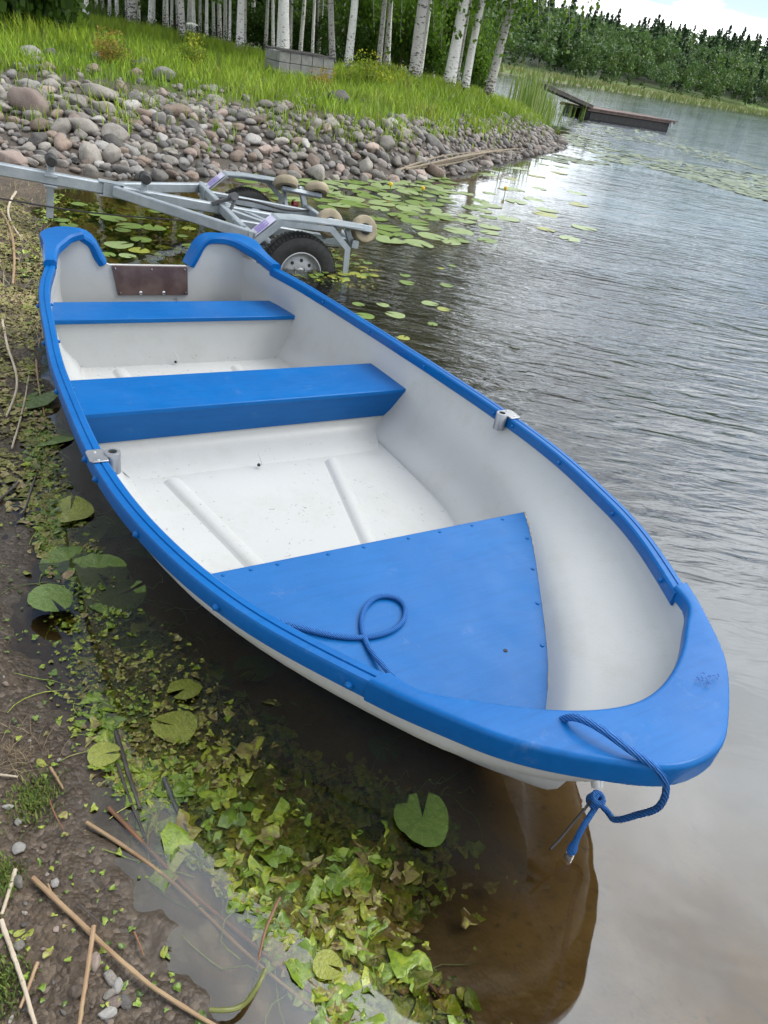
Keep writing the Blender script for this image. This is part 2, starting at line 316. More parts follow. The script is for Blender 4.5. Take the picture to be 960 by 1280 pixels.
# ------------------------------------------------------------------ the boat (s towards the bow, w across, z up)
bo = Vector((-1.32544, 3.76093, 0)); be = Vector((.58198, -.81320, 0)); bL = Vector((.81312, .58192, -.01455)).normalized(); bU = be.cross(bL).normalized()
BM = Matrix((( be.x, bL.x, bU.x, bo.x), (be.y, bL.y, bU.y, bo.y), (be.z, bL.z, bU.z, bo.z), (0, 0, 0, 1)))
def paint(name, c1, c2, rough, bscale, bstr, speck=None, wear=None):
    t = NT(name); v = t.objco(); n = t.noise(2.5, v, 5, .6); col = t.mix(t.ramp(n, [(.35, 0), (.65, 1)]), c1, c2)
    if wear:
        col = t.mix(t.ramp(t.noise(7, t.mapv(v, scale=(.5, 2.2, 1.5)), 8, .72), [(.62, 0), (.76, .7)]), col, wear)
    brush = t.noise(1, t.mapv(v, scale=(90, 7, 40)), 3, .6); col = t.mix(t.math('MULTIPLY', t.ramp(brush, [(.45, 0), (.75, 1)]), .35), col, tuple(x * .72 for x in c1))
    dust = t.math('MULTIPLY', t.ramp(t.noise(11, v, 8, .78), [(.60, 0), (.74, 1)]), .16); col = t.mix(dust, col, (.30, .33, .36))
    dots = t.ramp(t.noise(120, v, 1, .4), [(.80, 0), (.82, .8)]); col = t.mix(dots, col, (.03, .035, .05))
    if speck:
        col = t.mix(t.ramp(t.noise(60, v, 3, .5), [(.70, 0), (.74, 1)]), col, speck)
    b = t.math('ADD', t.math('MULTIPLY', t.noise(bscale, v, 3, .5), .6), t.math('MULTIPLY', t.noise(bscale * .12, v, 3, .5), .8))
    r = t.ramp(t.noise(9, v, 4, .6), [(.3, rough * .8), (.7, min(1, rough * 1.25))])
    return t.bsdf(col, r, t.bump(b, bstr, .003), **{'Specular IOR Level': .20 if c1[2] > 2 * c1[0] else .5})
M_blue = paint('blue_paint', (.0015, .092, .31), (.003, .110, .35), .36, 70, .25, wear=(.008, .11, .34))
M_blue2 = paint('blue_deck_paint', (.0025, .098, .315), (.005, .114, .35), .36, 160, .22, speck=None, wear=(.010, .112, .34))
# white interior: gelcoat with faint weave, dust and grit
t = NT('white_gelcoat'); v = t.objco(); n = t.noise(1.6, v, 6, .65)
col = t.mix(t.ramp(n, [(.3, 0), (.7, 1)]), (.455, .465, .455), (.42, .43, .425))
grim = t.math('MULTIPLY', t.ramp(t.noise(5, v, 8, .75), [(.50, 0), (.72, 1)]), .42); col = t.mix(grim, col, (.36, .35, .30))
sx = t.new('SeparateXYZ'); t.put(sx.inputs[0], v)
low = t.ramp(sx.outputs[2], [(.05, 1), (.12, 0)])
grit = t.math('MULTIPLY', t.ramp(t.noise(58, v, 3, .6), [(.665, 0), (.69, 1)]), t.math('MULTIPLY', t.math('ADD', t.math('MULTIPLY', low, .9), .05), t.ramp(t.noise(3.2, v, 3), [(.40, .1), (.58, 1)])))
col = t.mix(grit, col, (.12, .10, .08))
wv = t.new('TexWave'); wv.bands_direction = 'DIAGONAL'; wv.inputs['Scale'].default_value = 60; wv.inputs['Distortion'].default_value = 1.5; t.put(wv.inputs[0], v)
hb_ = t.math('ADD', t.math('MULTIPLY', wv.outputs['Fac'], .10), t.math('ADD', t.noise(14, v, 4, .6), t.math('MULTIPLY', t.noise(160, v, 2), .5)))
M_white = t.bsdf(col, .42, t.bump(hb_, .22, .004))
M_hull = paint('white_hull_paint', (.52, .53, .52), (.46, .47, .465), .4, 30, .2, wear=(.5, .51, .47))
def metal(name, c1, c2, rough=.4, scale=12, metallic=1.0, bump=.1): return simple(name, c1, c2, scale, rough, bump, Metallic=metallic)
M_alu = metal('dull_aluminium', (.40, .41, .42), (.30, .31, .33), .42, 18, .8)
M_dark = simple('dark_bore', (.012, .012, .014), (.02, .02, .02), 20, .7)
M_pad = simple('brown_laminate', (.075, .045, .042), (.125, .085, .075), 14, .42, .15)
M_screw = metal('zinc_screw', (.7, .7, .7), (.55, .55, .55), .3)
M_rope = NT('blue_rope'); v = M_rope.objco(); wv = M_rope.new('TexWave'); wv.inputs['Scale'].default_value = 85; wv.inputs['Distortion'].default_value = 3; wv.bands_direction = 'DIAGONAL'; M_rope.put(wv.inputs[0], v)
M_rope = M_rope.bsdf(M_rope.mix(wv.outputs['Fac'], (.003, .065, .27), (.012, .16, .50)), .7, M_rope.bump(wv.outputs['Fac'], .8, .004))
M_black = simple('black_rubber', (.012, .012, .013), (.028, .027, .027), 30, .6, .3)

zs = lambda s: np.interp(s, [-.2, .1, .5, 1.2, 1.9, 2.5, 3.07, 3.42], [.47, .47, .45, .44, .448, .465, .497, .515])
rimS = [-.14, 0, .1, .3, .58, .83, 1.12, 1.53, 1.97, 2.25, 2.52, 2.73, 2.89, 3.05]; rimW = [.50, .55, .575, .63, .682, .71, .742, .764, .768, .742, .684, .612, .532, .441]
wo = spline(rimS, rimW)
# plan curve of the bow for the cap, from one side round the tip to the other
capO = [(2.985, .483), (3.05, .445), (3.13, .39), (3.21, .33), (3.29, .245), (3.355, .155), (3.405, .06), (3.412, 0)]
capI = [(2.985, .428), (3.05, .398), (3.10, .335), (3.155, .255), (3.20, .175), (3.232, .095), (3.246, .03), (3.248, 0)]
boat = empty('rowing_boat', BM, label='white rowing boat with blue painted gunwale, seats and foredeck, afloat beside the muddy shore', cat='rowing boat')
def wnorm(o):
    m = o.modifiers.new('weighted_normal', 'WEIGHTED_NORMAL'); m.keep_sharp = True; m.weight = 60; return o
def bp(mb, name, mat, **k):
    o = mb.build(name, mat, boat, **k); return o
# inside shell: plan curves at four heights, lofted
def plan(levelS, levelW, smax, n=46):
    f = spline(levelS, levelW); s0 = levelS[0]; u = np.linspace(0, 1, n); s = s0 + (smax - s0) * (1 - (1 - u) ** 1.5)
    wv_ = np.maximum(f(s), 0); wv_[-1] = 0; return s, wv_
tipO = [(a, b) for a, b in capO]
L_rim = plan(rimS[:-1] + [3.05, 3.15, 3.24, 3.30, 3.335], [x - .035 for x in rimW[:-1]] + [.40, .325, .225, .12, .0], 3.335)
L_hi = plan([-.135, 0, .1, .35, 1.0, 1.3, 1.8, 2.1, 2.3, 2.5, 2.7, 2.9, 3.02, 3.125], [.475, .52, .553, .597, .672, .685, .675, .635, .578, .478, .358, .228, .125, .0], 3.125)
L_mid = plan([-.13, 0, .1, .35, 1.0, 1.3, 1.8, 2.1, 2.3, 2.5, 2.7, 2.9, 3.055], [.46, .495, .525, .562, .628, .635, .615, .568, .500, .395, .272, .135, 0], 3.055)
def half(s, z):
    return np.interp(z, [.06, .080, .155, .29, .385, .45], [np.interp(s, *L_fl), np.interp(s, *L_ch), np.interp(s, *L_mid), np.interp(s, *L_hi), np.interp(s, *L_up), np.interp(s, *L_rim)])
L_ch = plan([-.12, 0, .1, .35, .8, 1.3, 1.7, 2.05, 2.3, 2.6, 2.8, 2.94], [.42, .445, .465, .50, .55, .558, .55, .508, .395, .21, .08, 0], 2.94)
L_wl = plan([-.12, .3, .8, 1.3, 1.7, 2.1, 2.35, 2.55, 2.69, 2.79, 2.9, 2.985], [.44, .51, .575, .592, .572, .487, .385, .292, .215, .148, .075, 0], 2.985)
L_mo = plan([-.13, 0, .1, .35, 1.0, 1.3, 1.8, 2.1, 2.3, 2.5, 2.7, 2.9, 3.05, 3.155], [.48, .515, .545, .582, .648, .655, .635, .588, .520, .418, .302, .175, .085, 0], 3.155)
L_ho = plan([-.135, 0, .1, .35, 1.0, 1.3, 1.8, 2.1, 2.3, 2.5, 2.7, 2.9, 3.06, 3.2], [.505, .55, .583, .627, .702, .715, .705, .665, .608, .508, .390, .265, .150, .0], 3.2)
L_fl = plan([-.115, 0, .1, .35, .8, 1.3, 1.7, 2.0, 2.3, 2.6, 2.8, 2.93], [.38, .405, .425, .455, .505, .515, .505, .47, .355, .17, .06, 0], 2.93)
FZ = .06
L_up = tuple(lerp(a, b, .86) for a, b in zip(L_hi, L_rim))
L_uo = (lerp(L_hi[0], L_rim[0], .84), lerp(L_hi[1], L_rim[1], .84))
def shell(sg, outer):
    def row(L, z, off, dz=0): return [(a + (off if b < 1e-6 else off * .6 * sstep(2.4, 3.1, a)), sg * (b + (off if b > 1e-6 else 0) * (1 if b > .05 else b / .05)), (z(a) if callable(z) else z)) for a, b in zip(*L)]
    if not outer:
        A = row(L_rim, lambda a: zs(a) - .012, 0); A2 = row(L_up, .385, 0); B = row(L_hi, .29, 0); Cc = row(L_mid, .155, 0); D = row(L_ch, .080, 0); E_ = row(L_fl, FZ, 0); G = [(a, sg * 0.0, FZ) for a, b in zip(*L_fl)]
    else:
        A = row(L_rim, lambda a: zs(a) - .02, .018); A2 = row(tuple(lerp(a, b, .80) for a, b in zip(L_ho, L_rim)), .375, .020); B = row(L_ho, .27, 0); Cc = row(L_mo, .12, 0); D = row(L_wl, .0, .0); E_ = row(L_fl, lambda a: -.055 + .05 * sstep(2.2, 2.95, a), -.02); G = [(a, 0.0, -.085 + .078 * sstep(2.2, 2.95, a)) for a, b in zip(*L_fl)]
    if sg < 0:                                  # the shore side is a touch fuller under the rail
        wd_ = lambda rw, k: [(a, b - k * float(sstep(2.3, 2.5, a)) * (1 if abs(b) > 1e-6 else 0), c) for a, b, c in rw]
        A2 = wd_(A2, .016 if outer else .030); B = wd_(B, .020 if outer else .036)
    rows = [A, A2, B, Cc, D, E_, G]; out = []
    # curve interpolation between the levels
    k = 28; tt = np.linspace(0, 6, k); arr = np.array(rows)
    # keep the soft flare but a firm chine
    res = np.zeros((k, arr.shape[1], 3))
    for j in range(arr.shape[1]):
        for c in range(3): res[:, j, c] = np.interp(tt, np.arange(7), arr[:, j, c]) * .45 + spline(np.arange(7), arr[:, j, c])(tt) * .55
    return [list(map(tuple, r)) for r in res]
hull = MB()
for sg in (-1, 1):
    hull.loft(shell(sg, True))
out0 = [shell(sg, True) for sg in (-1, 1)]
st = [r[0] for r in out0[0] if r[0][2] < .385] + [r[0] for r in out0[1] if r[0][2] < .385][::-1]
hull.add(st, [tuple(range(len(st)))])
bp(hull, 'hull', M_hull)
inn = MB()
for sg in (-1, 1): inn.loft(shell(sg, False))
bp(inn, 'inner_shell', M_white)
# transom board with its raised ears and the low cut for the motor
tp_ = [(-.50, .02), (-.535, .30), (-.55, .44), (-.555, .500), (-.53, .522), (-.44, .532), (-.345, .532), (-.315, .515), (-.285, .45), (-.262, .412), (-.235, .404), (.165, .404), (.19, .412), (.205, .455), (.222, .515), (.25, .534), (.40, .530), (.50, .515), (.545, .490), (.55, .44), (.535, .30), (.50, .02)]
tb = MB(); tb.prism([Vector((0, a, z)) for a, z in tp_], (-.142, 0, 0), (-.124, 0, 0)); bevel(bp(tb, 'transom', M_white), .003)
# blue capping over each ear, running forward on to the gunwale
def ear(sg, inner, ramp_w):
    # path: gunwale end, up the side to the corner, along the ear, down into the cut
    pth = [(.125, sg * .568, .478), (.05, sg * .553, .492), (-.03, sg * .538, .513), (-.095, sg * .515, .530)] 
    # the flat cap plate over the corner
    mb = MB()
    N = 26
    O = smooth_path([(.13, sg * .586, .474), (.03, sg * .570, .488), (-.07, sg * .556, .512), (-.165, sg * .545, .528), (-.192, sg * .50, .540), (-.196, sg * lerp(.46, inner, .55), .547), (-.192, sg * (inner + .03), .545), (-.188, sg * (inner - .005), .518), (-.186, sg * (inner - .035), .462), (-.186, sg * (inner - .062), .405)], N)
    I = smooth_path([(.13, sg * .530, .474), (.05, sg * .512, .486), (-.01, sg * .488, .504), (-.055, sg * .445, .522), (-.085, sg * .40, .538), (-.10, sg * lerp(.42, inner, .6), .545), (-.105, sg * (inner + .055), .540), (-.11, sg * (inner + .02), .508), (-.11, sg * (inner - .012), .452), (-.11, sg * (inner - .042), .401)], N)
    secs = []
    for k in range(N):
        o, i = Vector(O[k]), Vector(I[k]); tt_ = k / (N - 1)
        tdir = (Vector(O[min(k + 1, N - 1)]) - Vector(O[max(k - 1, 0)]))
        nrm = (o - i).cross(tdir).normalized(); nrm *= (1 if nrm.dot(Vector((0, 0, 1)) + Vector((0, -sg, 0)) * .8 * sstep(.6, .8, tt_)) > 0 else -1)
        T = nrm * .020; e = (o - i).normalized() * .010
        th = nrm * lerp(.044, .026, float(sstep(.2, .6, tt_)))
        secs.append([o + T - e, o + T * .5, o - th * .8, o - th - e, i - th * .75 + e, i - th * .5, i + T * .5, i + T + e])
    mb.loft(secs, closed=True, caps=True); return mb
wnorm(bp(ear(-1, .318, 0), 'transom_cap', M_blue)); wnorm(bp(ear(1, .225, 0), 'transom_cap', M_blue))
# motor pad
pl = MB(); pl.prism([Vector((0, a, z)) for a, z in [(-.231, .402), (.160, .402), (.165, .250), (-.203, .250)]], (-.123, 0, 0), (-.112, 0, 0))
pad = bevel(bp(pl, 'motor_pad', M_pad), .002)
for a, z, r in [(-.214, .388, .0045), (-.03, .386, .0045), (.145, .387, .0045), (-.19, .263, .0045), (.152, .263, .0045), (-.088, .263, .010), (.033, .263, .010)]:
    m = MB(); m.lathe([(0, .006), (r * .6, .006), (r, .003), (r, -.004)], (-.111, a, z), (1, 0, 0), 12); m.build('screw', M_screw, pad)
m = MB(); m.tube([(-.120, .105, .232), (-.120, .105, .222), (-.120, .108, .213)], .002, 6); m.tube([(-.120, .088, .228), (-.120, .105, .233)], .002, 6); bp(m, 'drain_hook', M_alu)
# gunwale rails: a two-part rail with a groove, swept along both sides
def rail(sg):
    S = np.linspace(.10, 3.02, 70); prof = [(.008, -.050), (.001, -.044), (0, -.008), (.005, -.001), (.019, 0), (.0205, -.003), (.0235, -.003), (.025, 0.0005), (.040, .0005), (.045, -.004), (.0455, -.036), (.041, -.042)]
    mb = MB(); secs = []
    for i, s in enumerate(S):
        d = (wo(s + .01) - wo(s - .01)) / .02; nx, ny = d, -1; l_ = math.hypot(nx, ny); nx, ny = nx / l_, ny / l_      # inward normal
        secs.append([(s + nx * a, sg * (wo(s) + ny * a), zs(s) + b) for a, b in prof])
    mb.loft(secs, closed=True, caps=True, sm=False); return mb
for sg in (-1, 1):
    r_ = bp(rail(sg), 'gunwale', M_blue)
    for s in (.55, .95, 1.38, 1.86, 1.98, 2.28, 2.62, 2.95):
        d = (wo(s + .01) - wo(s - .01)) / .02; ang_ = Vector((-d, sg, 0)).normalized()
        m = MB(); m.lathe([(0, .011), (.004, .011), (.006, .008), (.0095, .005), (.010, 0), (.010, -.004)], Vector((s, sg * wo(s), zs(s) - .028)), ang_, 10); m.build('bolt', M_blue, r_)
        c_ = Vector((s, sg * wo(s), zs(s) - .02)) - ang_ * .0455
        m = MB(); m.lathe([(0, .008), (.005, .008), (.007, .004), (.007, -.004)], c_, -ang_, 8); m.build('nut', M_blue, r_)
# bow cap
def curve_cap(pts, n):
    a = [(x, -y) for x, y in pts[:-1]] + [pts[-1]] + [(x, y) for x, y in pts[:-1]][::-1]; return smooth_path(a, n)
N = 81; CO = curve_cap(capO, N); CI = curve_cap(capI, N); mb = MB(); secs = []
for k in range(N):
    o, i = CO[k], CI[k]; d = (o - i) / np.linalg.norm(o - i); wdt = np.linalg.norm(o - i); zc = float(zs(o[0])) + .010; zi = float(zs(i[0])) + .012
    P = lambda q, off, z: (q[0] + d[0] * off, q[1] + d[1] * off, z)
    mid = (o + i) / 2
    edge = .0 
    secs.append([P(o, -.010, zc - .060), P(o, -.003, zc - .0585), P(o, 0, zc - .054), P(o, .001, zc - .012), P(o, -.002, zc - .005), P(o, -.006, zc - .0012), P(o, -.012, zc), P(mid, 0, (zc + zi) / 2 + .002), P(i, .010, zi), P(i, .005, zi - .001), P(i, .0015, zi - .004), P(i, 0, zi - .009), P(i, .001, zi - .036), P(i, .010, zi - .042)])
mb.loft(secs, closed=True, caps=True); wnorm(bp(mb, 'bow_cap', M_blue))
# seats
def fhi(L, s): return float(np.interp(s, L[0], L[1]))
def plank(name, s0, s1, z, th, L, mat, shift=0, trim=.004, n=10, slope=0):
    mb = MB(); S = np.linspace(s0, s1, n); top = [(s, -fhi(L, s) + trim, z + slope * (s - s0)) for s in S] + [(s, fhi(L, s) - trim, z + slope * (s - s0)) for s in S[::-1]]
    mb.prism([Vector(p) for p in top], (0, 0, 0), (0, 0, -th)); return bevel(bp(mb, name, mat), .004)
def bulk(name, s_top, z_top, s_bot, z_bot, mat, th=.02, inset=.0, curve=0.0):
    mb = MB(); n = 9; rows = []
    for k in range(n):
        tt_ = k / (n - 1); z = lerp(z_top, z_bot, tt_); s = lerp(s_top, s_bot, tt_ ** (1 + curve))
        wv_ = np.interp(z, [FZ, .080, .155, .29, .385, .45], [fhi(L_fl, s), fhi(L_ch, s), fhi(L_mid, s), fhi(L_hi, s), fhi(L_up, s), fhi(L_rim, s)]) + .013
        rows.append([(s, -wv_, z), (s, -wv_ * .5, z), (s, 0, z), (s, wv_ * .5, z), (s, wv_, z)])
    mb.loft(rows); back = [[(p[0] - th, p[1], p[2]) for p in r] for r in rows]; mb.loft(back); return bp(mb, name, mat)
def seat(name, s0, s1, z, th, mat):
    return plank(name, s0, s1, z, th, L_hi, mat, trim=-.004)
seat('stern_seat', .09, .34, .285, .022, M_blue)
bulk('stern_seat_base', .325, .263, .365, FZ - .004, M_white, curve=1.2)
mt = seat('middle_seat', 1.015, 1.318, .292, .02, M_blue)
fr_ = bulk('seat_front', 1.315, .275, 1.268, .145, M_blue, th=.022)
bulk('seat_base', 1.262, .150, 1.435, FZ - .004, M_white, th=.02, curve=1.8)
# side strip along the far hull under the rail, floor stringers
for (s0, w0, s1, w1) in ((.42, -.33, 1.05, -.33), (.45, .24, 1.05, .22), (1.46, -.395, 2.45, -.23), (1.46, .275, 2.45, .03)):
    S = np.linspace(0, 1, 14); secs = []
    for q_ in S:
        s = lerp(s0, s1, q_); w_ = lerp(w0, w1, q_); e_ = 1
        secs.append([(s, w_ + a, FZ + b * e_ - .003) for a, b in [(-.046, 0), (-.034, .003), (-.026, .010), (-.017, .016), (-.006, .0185), (.006, .0185), (.017, .016), (.026, .010), (.034, .003), (.046, 0)]])
    m = MB(); m.loft(secs, caps=True); bp(m, 'stringer', M_white)
for s, w_ in ((.376, -.05), (1.443, -.045)):
    m = MB(); m.lathe([(0, .003), (.0055, .003), (.0065, .001), (.0065, -.004)], (s, w_, FZ + .014), (1, 0, .1), 12); bp(m, 'drain_hole', M_dark)
    m = MB(); m.tube([(s + .004, w_ + .003, FZ + .016), (s + .012, w_ + .008, FZ + .024), (s + .002, w_ + .002, FZ + .045), (s - .010, w_ - .004, FZ + .066)], .0022, 6); bp(m, 'drain_cord', M_hull)
# foredeck: a flat triangular plate with screw heads along the aft edge
zt = lambda s: .275 - .10 * (s - 2.3)
S = np.linspace(2.295, 3.045, 30)
edge = [(s, float(half(s, zt(s))) + .006, zt(s)) for s in S]
mb = MB(); mb.prism([Vector((a, -b - .042 * float(sstep(2.3, 2.42, a)), c)) for a, b, c in edge] + [Vector(p) for p in edge][::-1], (0, 0, 0), (0, 0, -.02)); deck = bevel(bp(mb, 'foredeck', M_blue2), .004)
for w_ in (-.52, -.44, -.36, -.20, -.08, .08, .20, .33, .46): 
    m = MB(); m.lathe([(0, .0025), (.004, .0025), (.006, 0), (.006, -.003)], (2.312, w_, .2738), (0, 0, 1), 8); m.build('screw', M_blue, deck)
for s in (2.42, 2.55, 2.68, 2.82):
    m = MB(); m.lathe([(0, .003), (.005, .003), (.007, 0), (.007, -.003)], (s, float(half(s, zt(s))) - .022, zt(s)), (0, 0, 1), 8); m.build('screw', M_blue, deck)
m = MB(); m.lathe([(0, .0015), (.006, .0015), (.007, -.002)], (2.80, .10, zt(2.80)), (0, 0, 1), 10); m.build('screw_hole', M_dark, deck)
# putty strip where the deck meets the far side
M_putty = simple('cracked_putty', (.44, .42, .37), (.20, .165, .11), 55, .8, .5)
for sg in (1,):
    m = MB(); secs = []
    for s in np.linspace(2.30, 3.02, 40):
        w_ = float(half(s, zt(s))); j = random.uniform(-.002, .002); secs.append([(s, sg * (w_ - .004 + j), zt(s) + .0015), (s, sg * (w_ + .002 + j), zt(s) + .004), (s, sg * (w_ + .010 + j), zt(s) + .008)])
    m.loft(secs, sm=False); bp(m, 'deck_seam', M_putty)
# rowlock sockets
for sg, s in ((-1, 1.905), (1, 1.925)):
    w_ = float(wo(s)); z = float(zs(s)); root = MB()
    poly = [Vector((s + a, sg * (w_ + b), z)) for a, b in [(-.036, -.046), (.036, -.046), (.036, -.004), (.028, .004), (-.028, .004), (-.036, -.004)]]
    root.prism(poly, (0, 0, .0015), (0, 0, .0065)); pt = bevel(bp(root, 'rowlock_plate', M_alu), .002)
    m = MB(); c_ = (s, sg * (w_ - .064), z - .052); m.lathe([(.0125, .066), (.020, .066), (.0215, .064), (.0215, 0), (.0125, 0), (.0125, .066)], c_, (0, 0, 1), 20); m.build('rowlock_tube', M_alu, pt)
    m = MB(); m.lathe([(0, .050), (.0124, .050)], c_, (0, 0, 1), 16); m.build('bore', M_dark, pt)
    for a in (-.024, .024):
        m = MB(); m.lathe([(0, .003), (.004, .003), (.005, 0)], (s + a, sg * (w_ - .02), z + .0065), (0, 0, 1), 8); m.build('screw', M_screw, pt)
# bow eye
m = MB(); m.tube([(3.085, .03, .275), (3.15, .035, .262), (3.205, .038, .232), (3.222, .045, .192)], [.012, .012, .011, .010], 10); m.tube([(3.09, .075, .265), (3.15, .072, .248), (3.20, .068, .222), (3.222, .058, .185)], [.012, .012, .011, .010], 10)
bp(m, 'bow_eye', M_hull)
# bow number scuffs: small rubbed marks in the paint of the cap
m = MB()
for k in range(16):
    a = random.uniform(3.255, 3.285); b = random.uniform(.155, .215); L_ = random.uniform(.004, .012); an = random.uniform(0, 6); z = float(zs(a)) + .0205
    m.tube([(a, b, z), (a + L_ * .5 * math.cos(an), b + L_ * .5 * math.sin(an), z + .0006), (a + L_ * math.cos(an + .6), b + L_ * math.sin(an + .6), z)], .0009, 4)
bp(m, 'paint_scuff', simple('scuffed_blue', (.004, .05, .25), (.01, .08, .33), 60, .6))
# mooring rope, resting on the boat and made fast to the bow eye: a thing of its own
bw = lambda p: BM @ Vector(p)
zd = lambda s: zt(s) + .009
r1 = [(2.43, -0.575, 0.32), (2.483, -0.489, 0.265), (2.552, -0.411, 0.258), (2.635, -0.278, 0.249), (2.646, -0.2, 0.248), (2.608, -0.111, 0.252), (2.55, -0.093, 0.258), (2.522, -0.129, 0.261), (2.536, -0.189, 0.259), (2.597, -0.241, 0.253), (2.659, -0.26, 0.247), (2.75, -0.264, 0.250), (2.82, -0.271, 0.268), (2.885, -0.275, 0.285), (2.94, -.295, .31), (3.03, -.30, .36), (3.12, -.27, .40), (3.18, -.225, .44), (3.212, -.195, .485), (3.240, -.185, .535), (3.29, -.165, .548), (3.345, -.140, .540), (3.385, -.10, .515), (3.40, -.05, .44), (3.385, -.015, .35), (3.35, .005, .275), (3.325, .02, .222), (3.285, .055, .150), (3.252, .085, .118), (3.228, .078, .125)]
rope = empty('mooring_rope', Matrix.Translation(bw((3.225, .05, .15))), label='blue braided rope looped on the foredeck, hung over the bow and knotted below it', cat='rope')
def rp(mb, name, mat): 
    mb.v = [tuple(bw(p) - bw((3.225, .05, .15))) for p in mb.v]; return mb.build(name, mat, rope)
m = MB(); m.tube(smooth_path(r1, 220), .0072, 9); rp(m, 'rope', M_rope)
m = MB(); m.tube(smooth_path([(3.228, .078, .125), (3.235, .055, .10), (3.248, .02, .075), (3.256, .005, .045), (3.258, .002, .020)], 24), [.0072] * 18 + [.008, .009, .011, .012, .012, .011], 9); rp(m, 'rope_tail', M_rope)
m = MB(); m.tube([(3.2585, .001, .014), (3.259, .0, .004), (3.26, .0, -.004)], [.010, .011, .009], 9); rp(m, 'whipping', M_screw)
m = MB(); kc = Vector((3.226, .062, .140))
for j in range(4):
    pts = []
    ax = Vector((.35, -.2, 1)).normalized() if j < 3 else Vector((1, .3, .1)).normalized(); x = ax.orthogonal().normalized(); y = ax.cross(x)
    for k in range(15): pts.append(kc + ax * ((j - 1) * .0135 if j < 3 else 0) + (x * math.cos(k / 14 * 2 * PI) + y * math.sin(k / 14 * 2 * PI)) * (.0125 if j < 3 else .016) + ax * (k / 14 * .006))
    m.tube(pts, .0068, 8)
rp(m, 'knot', M_rope)
lf = MB(); lf.loft([[(a + .006 * math.sin(b * 90), b, c + .012 * abs(a) * 20) for a in (-w_, 0, w_)] for b, c, w_ in ((-.024, .004, .002), (-.012, .008, .012), (0, .010, .015), (.012, .007, .010), (.024, .003, .001))]); lfo = lf.build('fallen_leaf', simple('brown_leaf', (.20, .12, .05), (.13, .075, .03), 40, .7, .3), label='small curled brown leaf lying on the boat floor behind the middle seat', cat='leaf'); lfo.matrix_world = BM @ Matrix.Translation((.72, .33, FZ + .002)) @ Matrix.Rotation(.8, 4, 'Z')
cord = MB(); cord.tube(smooth_path([(3.222, .058, .160), (3.228, .035, .135), (3.238, -.01, .110), (3.25, -.055, .095), (3.258, -.09, .088)], 14), .0036, 6)
cord.v = [tuple(bw(p)) for p in cord.v]
co = cord.build('cable_tie', M_black, label='thin black cable tie poking out from the knot under the bow', cat='cable tie')
# ------------------------------------------------------------------ boat trailer (x towards the tongue, y towards the boat, z up)
ty, tpit = 3.6419, .1037; TA = Vector((-1.3656, 6.4926, .032))
tf = Vector((math.cos(ty) * math.cos(tpit), math.sin(ty) * math.cos(tpit), math.sin(tpit))); tl = Vector((-math.sin(ty), math.cos(ty), 0)); tu = tf.cross(tl)
TM = Matrix(((tf.x, tl.x, tu.x, TA.x), (tf.y, tl.y, tu.y, TA.y), (tf.z, tl.z, tu.z, TA.z), (0, 0, 0, 1)))
M_galv = NT('galvanised_steel'); v = M_galv.objco(); vo = M_galv.new('TexVoronoi'); vo.inputs['Scale'].default_value = 55; M_galv.put(vo.inputs[0], v)
c_ = M_galv.mix(M_galv.ramp(M_galv.noise(6, v, 6, .65), [(.35, 0), (.65, 1)]), (.27, .31, .34), (.40, .44, .47)); c_ = M_galv.mix(M_galv.math('MULTIPLY', M_galv.math('FRACT', M_galv.math('MULTIPLY', vo.outputs['Distance'], 3.0)), .18), c_, (.2, .23, .26))
M_galv = M_galv.bsdf(c_, .45, M_galv.bump(M_galv.noise(60, v, 3), .15, .003), Metallic=.35)
M_tyre = simple('tyre_rubber', (.011, .011, .012), (.024, .023, .022), 25, .62, .3)
M_rim = simple('wheel_rim_paint', (.42, .43, .44), (.30, .31, .32), 9, .42, .1, Metallic=.3)
M_tan = simple('tan_rubber', (.36, .31, .21), (.24, .20, .135), 9, .75, .35)
M_stick = NT('reflective_sticker'); v = M_stick.objco(); M_stick = M_stick.bsdf(M_stick.mix(M_stick.ramp(M_stick.noise(30, v), [(.4, 0), (.6, 1)]), (.62, .60, .74), (.55, .53, .68)), .4)
M_ink = simple('purple_ink', (.26, .20, .48), (.30, .25, .5), 30, .5)
M_red = simple('red_lens', (.25, .02, .015), (.2, .015, .01), 20, .3)
trailer = empty('boat_trailer', TM, label='grey galvanised boat trailer with its wheels standing in the water behind the boat', cat='boat trailer')
def tpz(mb, name, mat, parent=trailer, bw_=0): 
    o = mb.build(name, mat, parent)
    if bw_: bevel(o, bw_)
    return o
H = .155
m = MB(); m.beam((3.35, 0, H), (1.30, 0, H), .075, .085); m.beam((1.30, 0, H - .004), (-.52, 0, H - .004), .07, .078); tpz(m, 'drawbar', M_galv)
m = MB(); m.beam((1.37, 0, H + .047), (1.19, 0, H + .047), .10, .008); m.beam((1.37, 0, H - .049), (1.19, 0, H - .049), .10, .008)
for y in (-.046, .046): m.beam((1.34, y, H), (1.22, y, H), .008, .095)
tpz(m, 'coupling_plate', M_galv)
for sg in (-1, 1):
    m = MB(); m.beam((1.26, sg * .07, H), (.37, sg * .855, H), .055, .075); tpz(m, 'frame_arm', M_galv)
    m = MB(); m.beam((.47, sg * .50, H + .002), (-.50, sg * .50, H + .002), .05, .07); tpz(m, 'side_rail', M_galv)
m = MB(); m.beam((.44, -.74, H + .012), (.44, .74, H + .012), .05, .07); tpz(m, 'crossbar', M_galv)
m = MB(); m.beam((-.50, -.66, H + .03), (-.50, .66, H + .03), .055, .06); tpz(m, 'crossbar', M_galv)
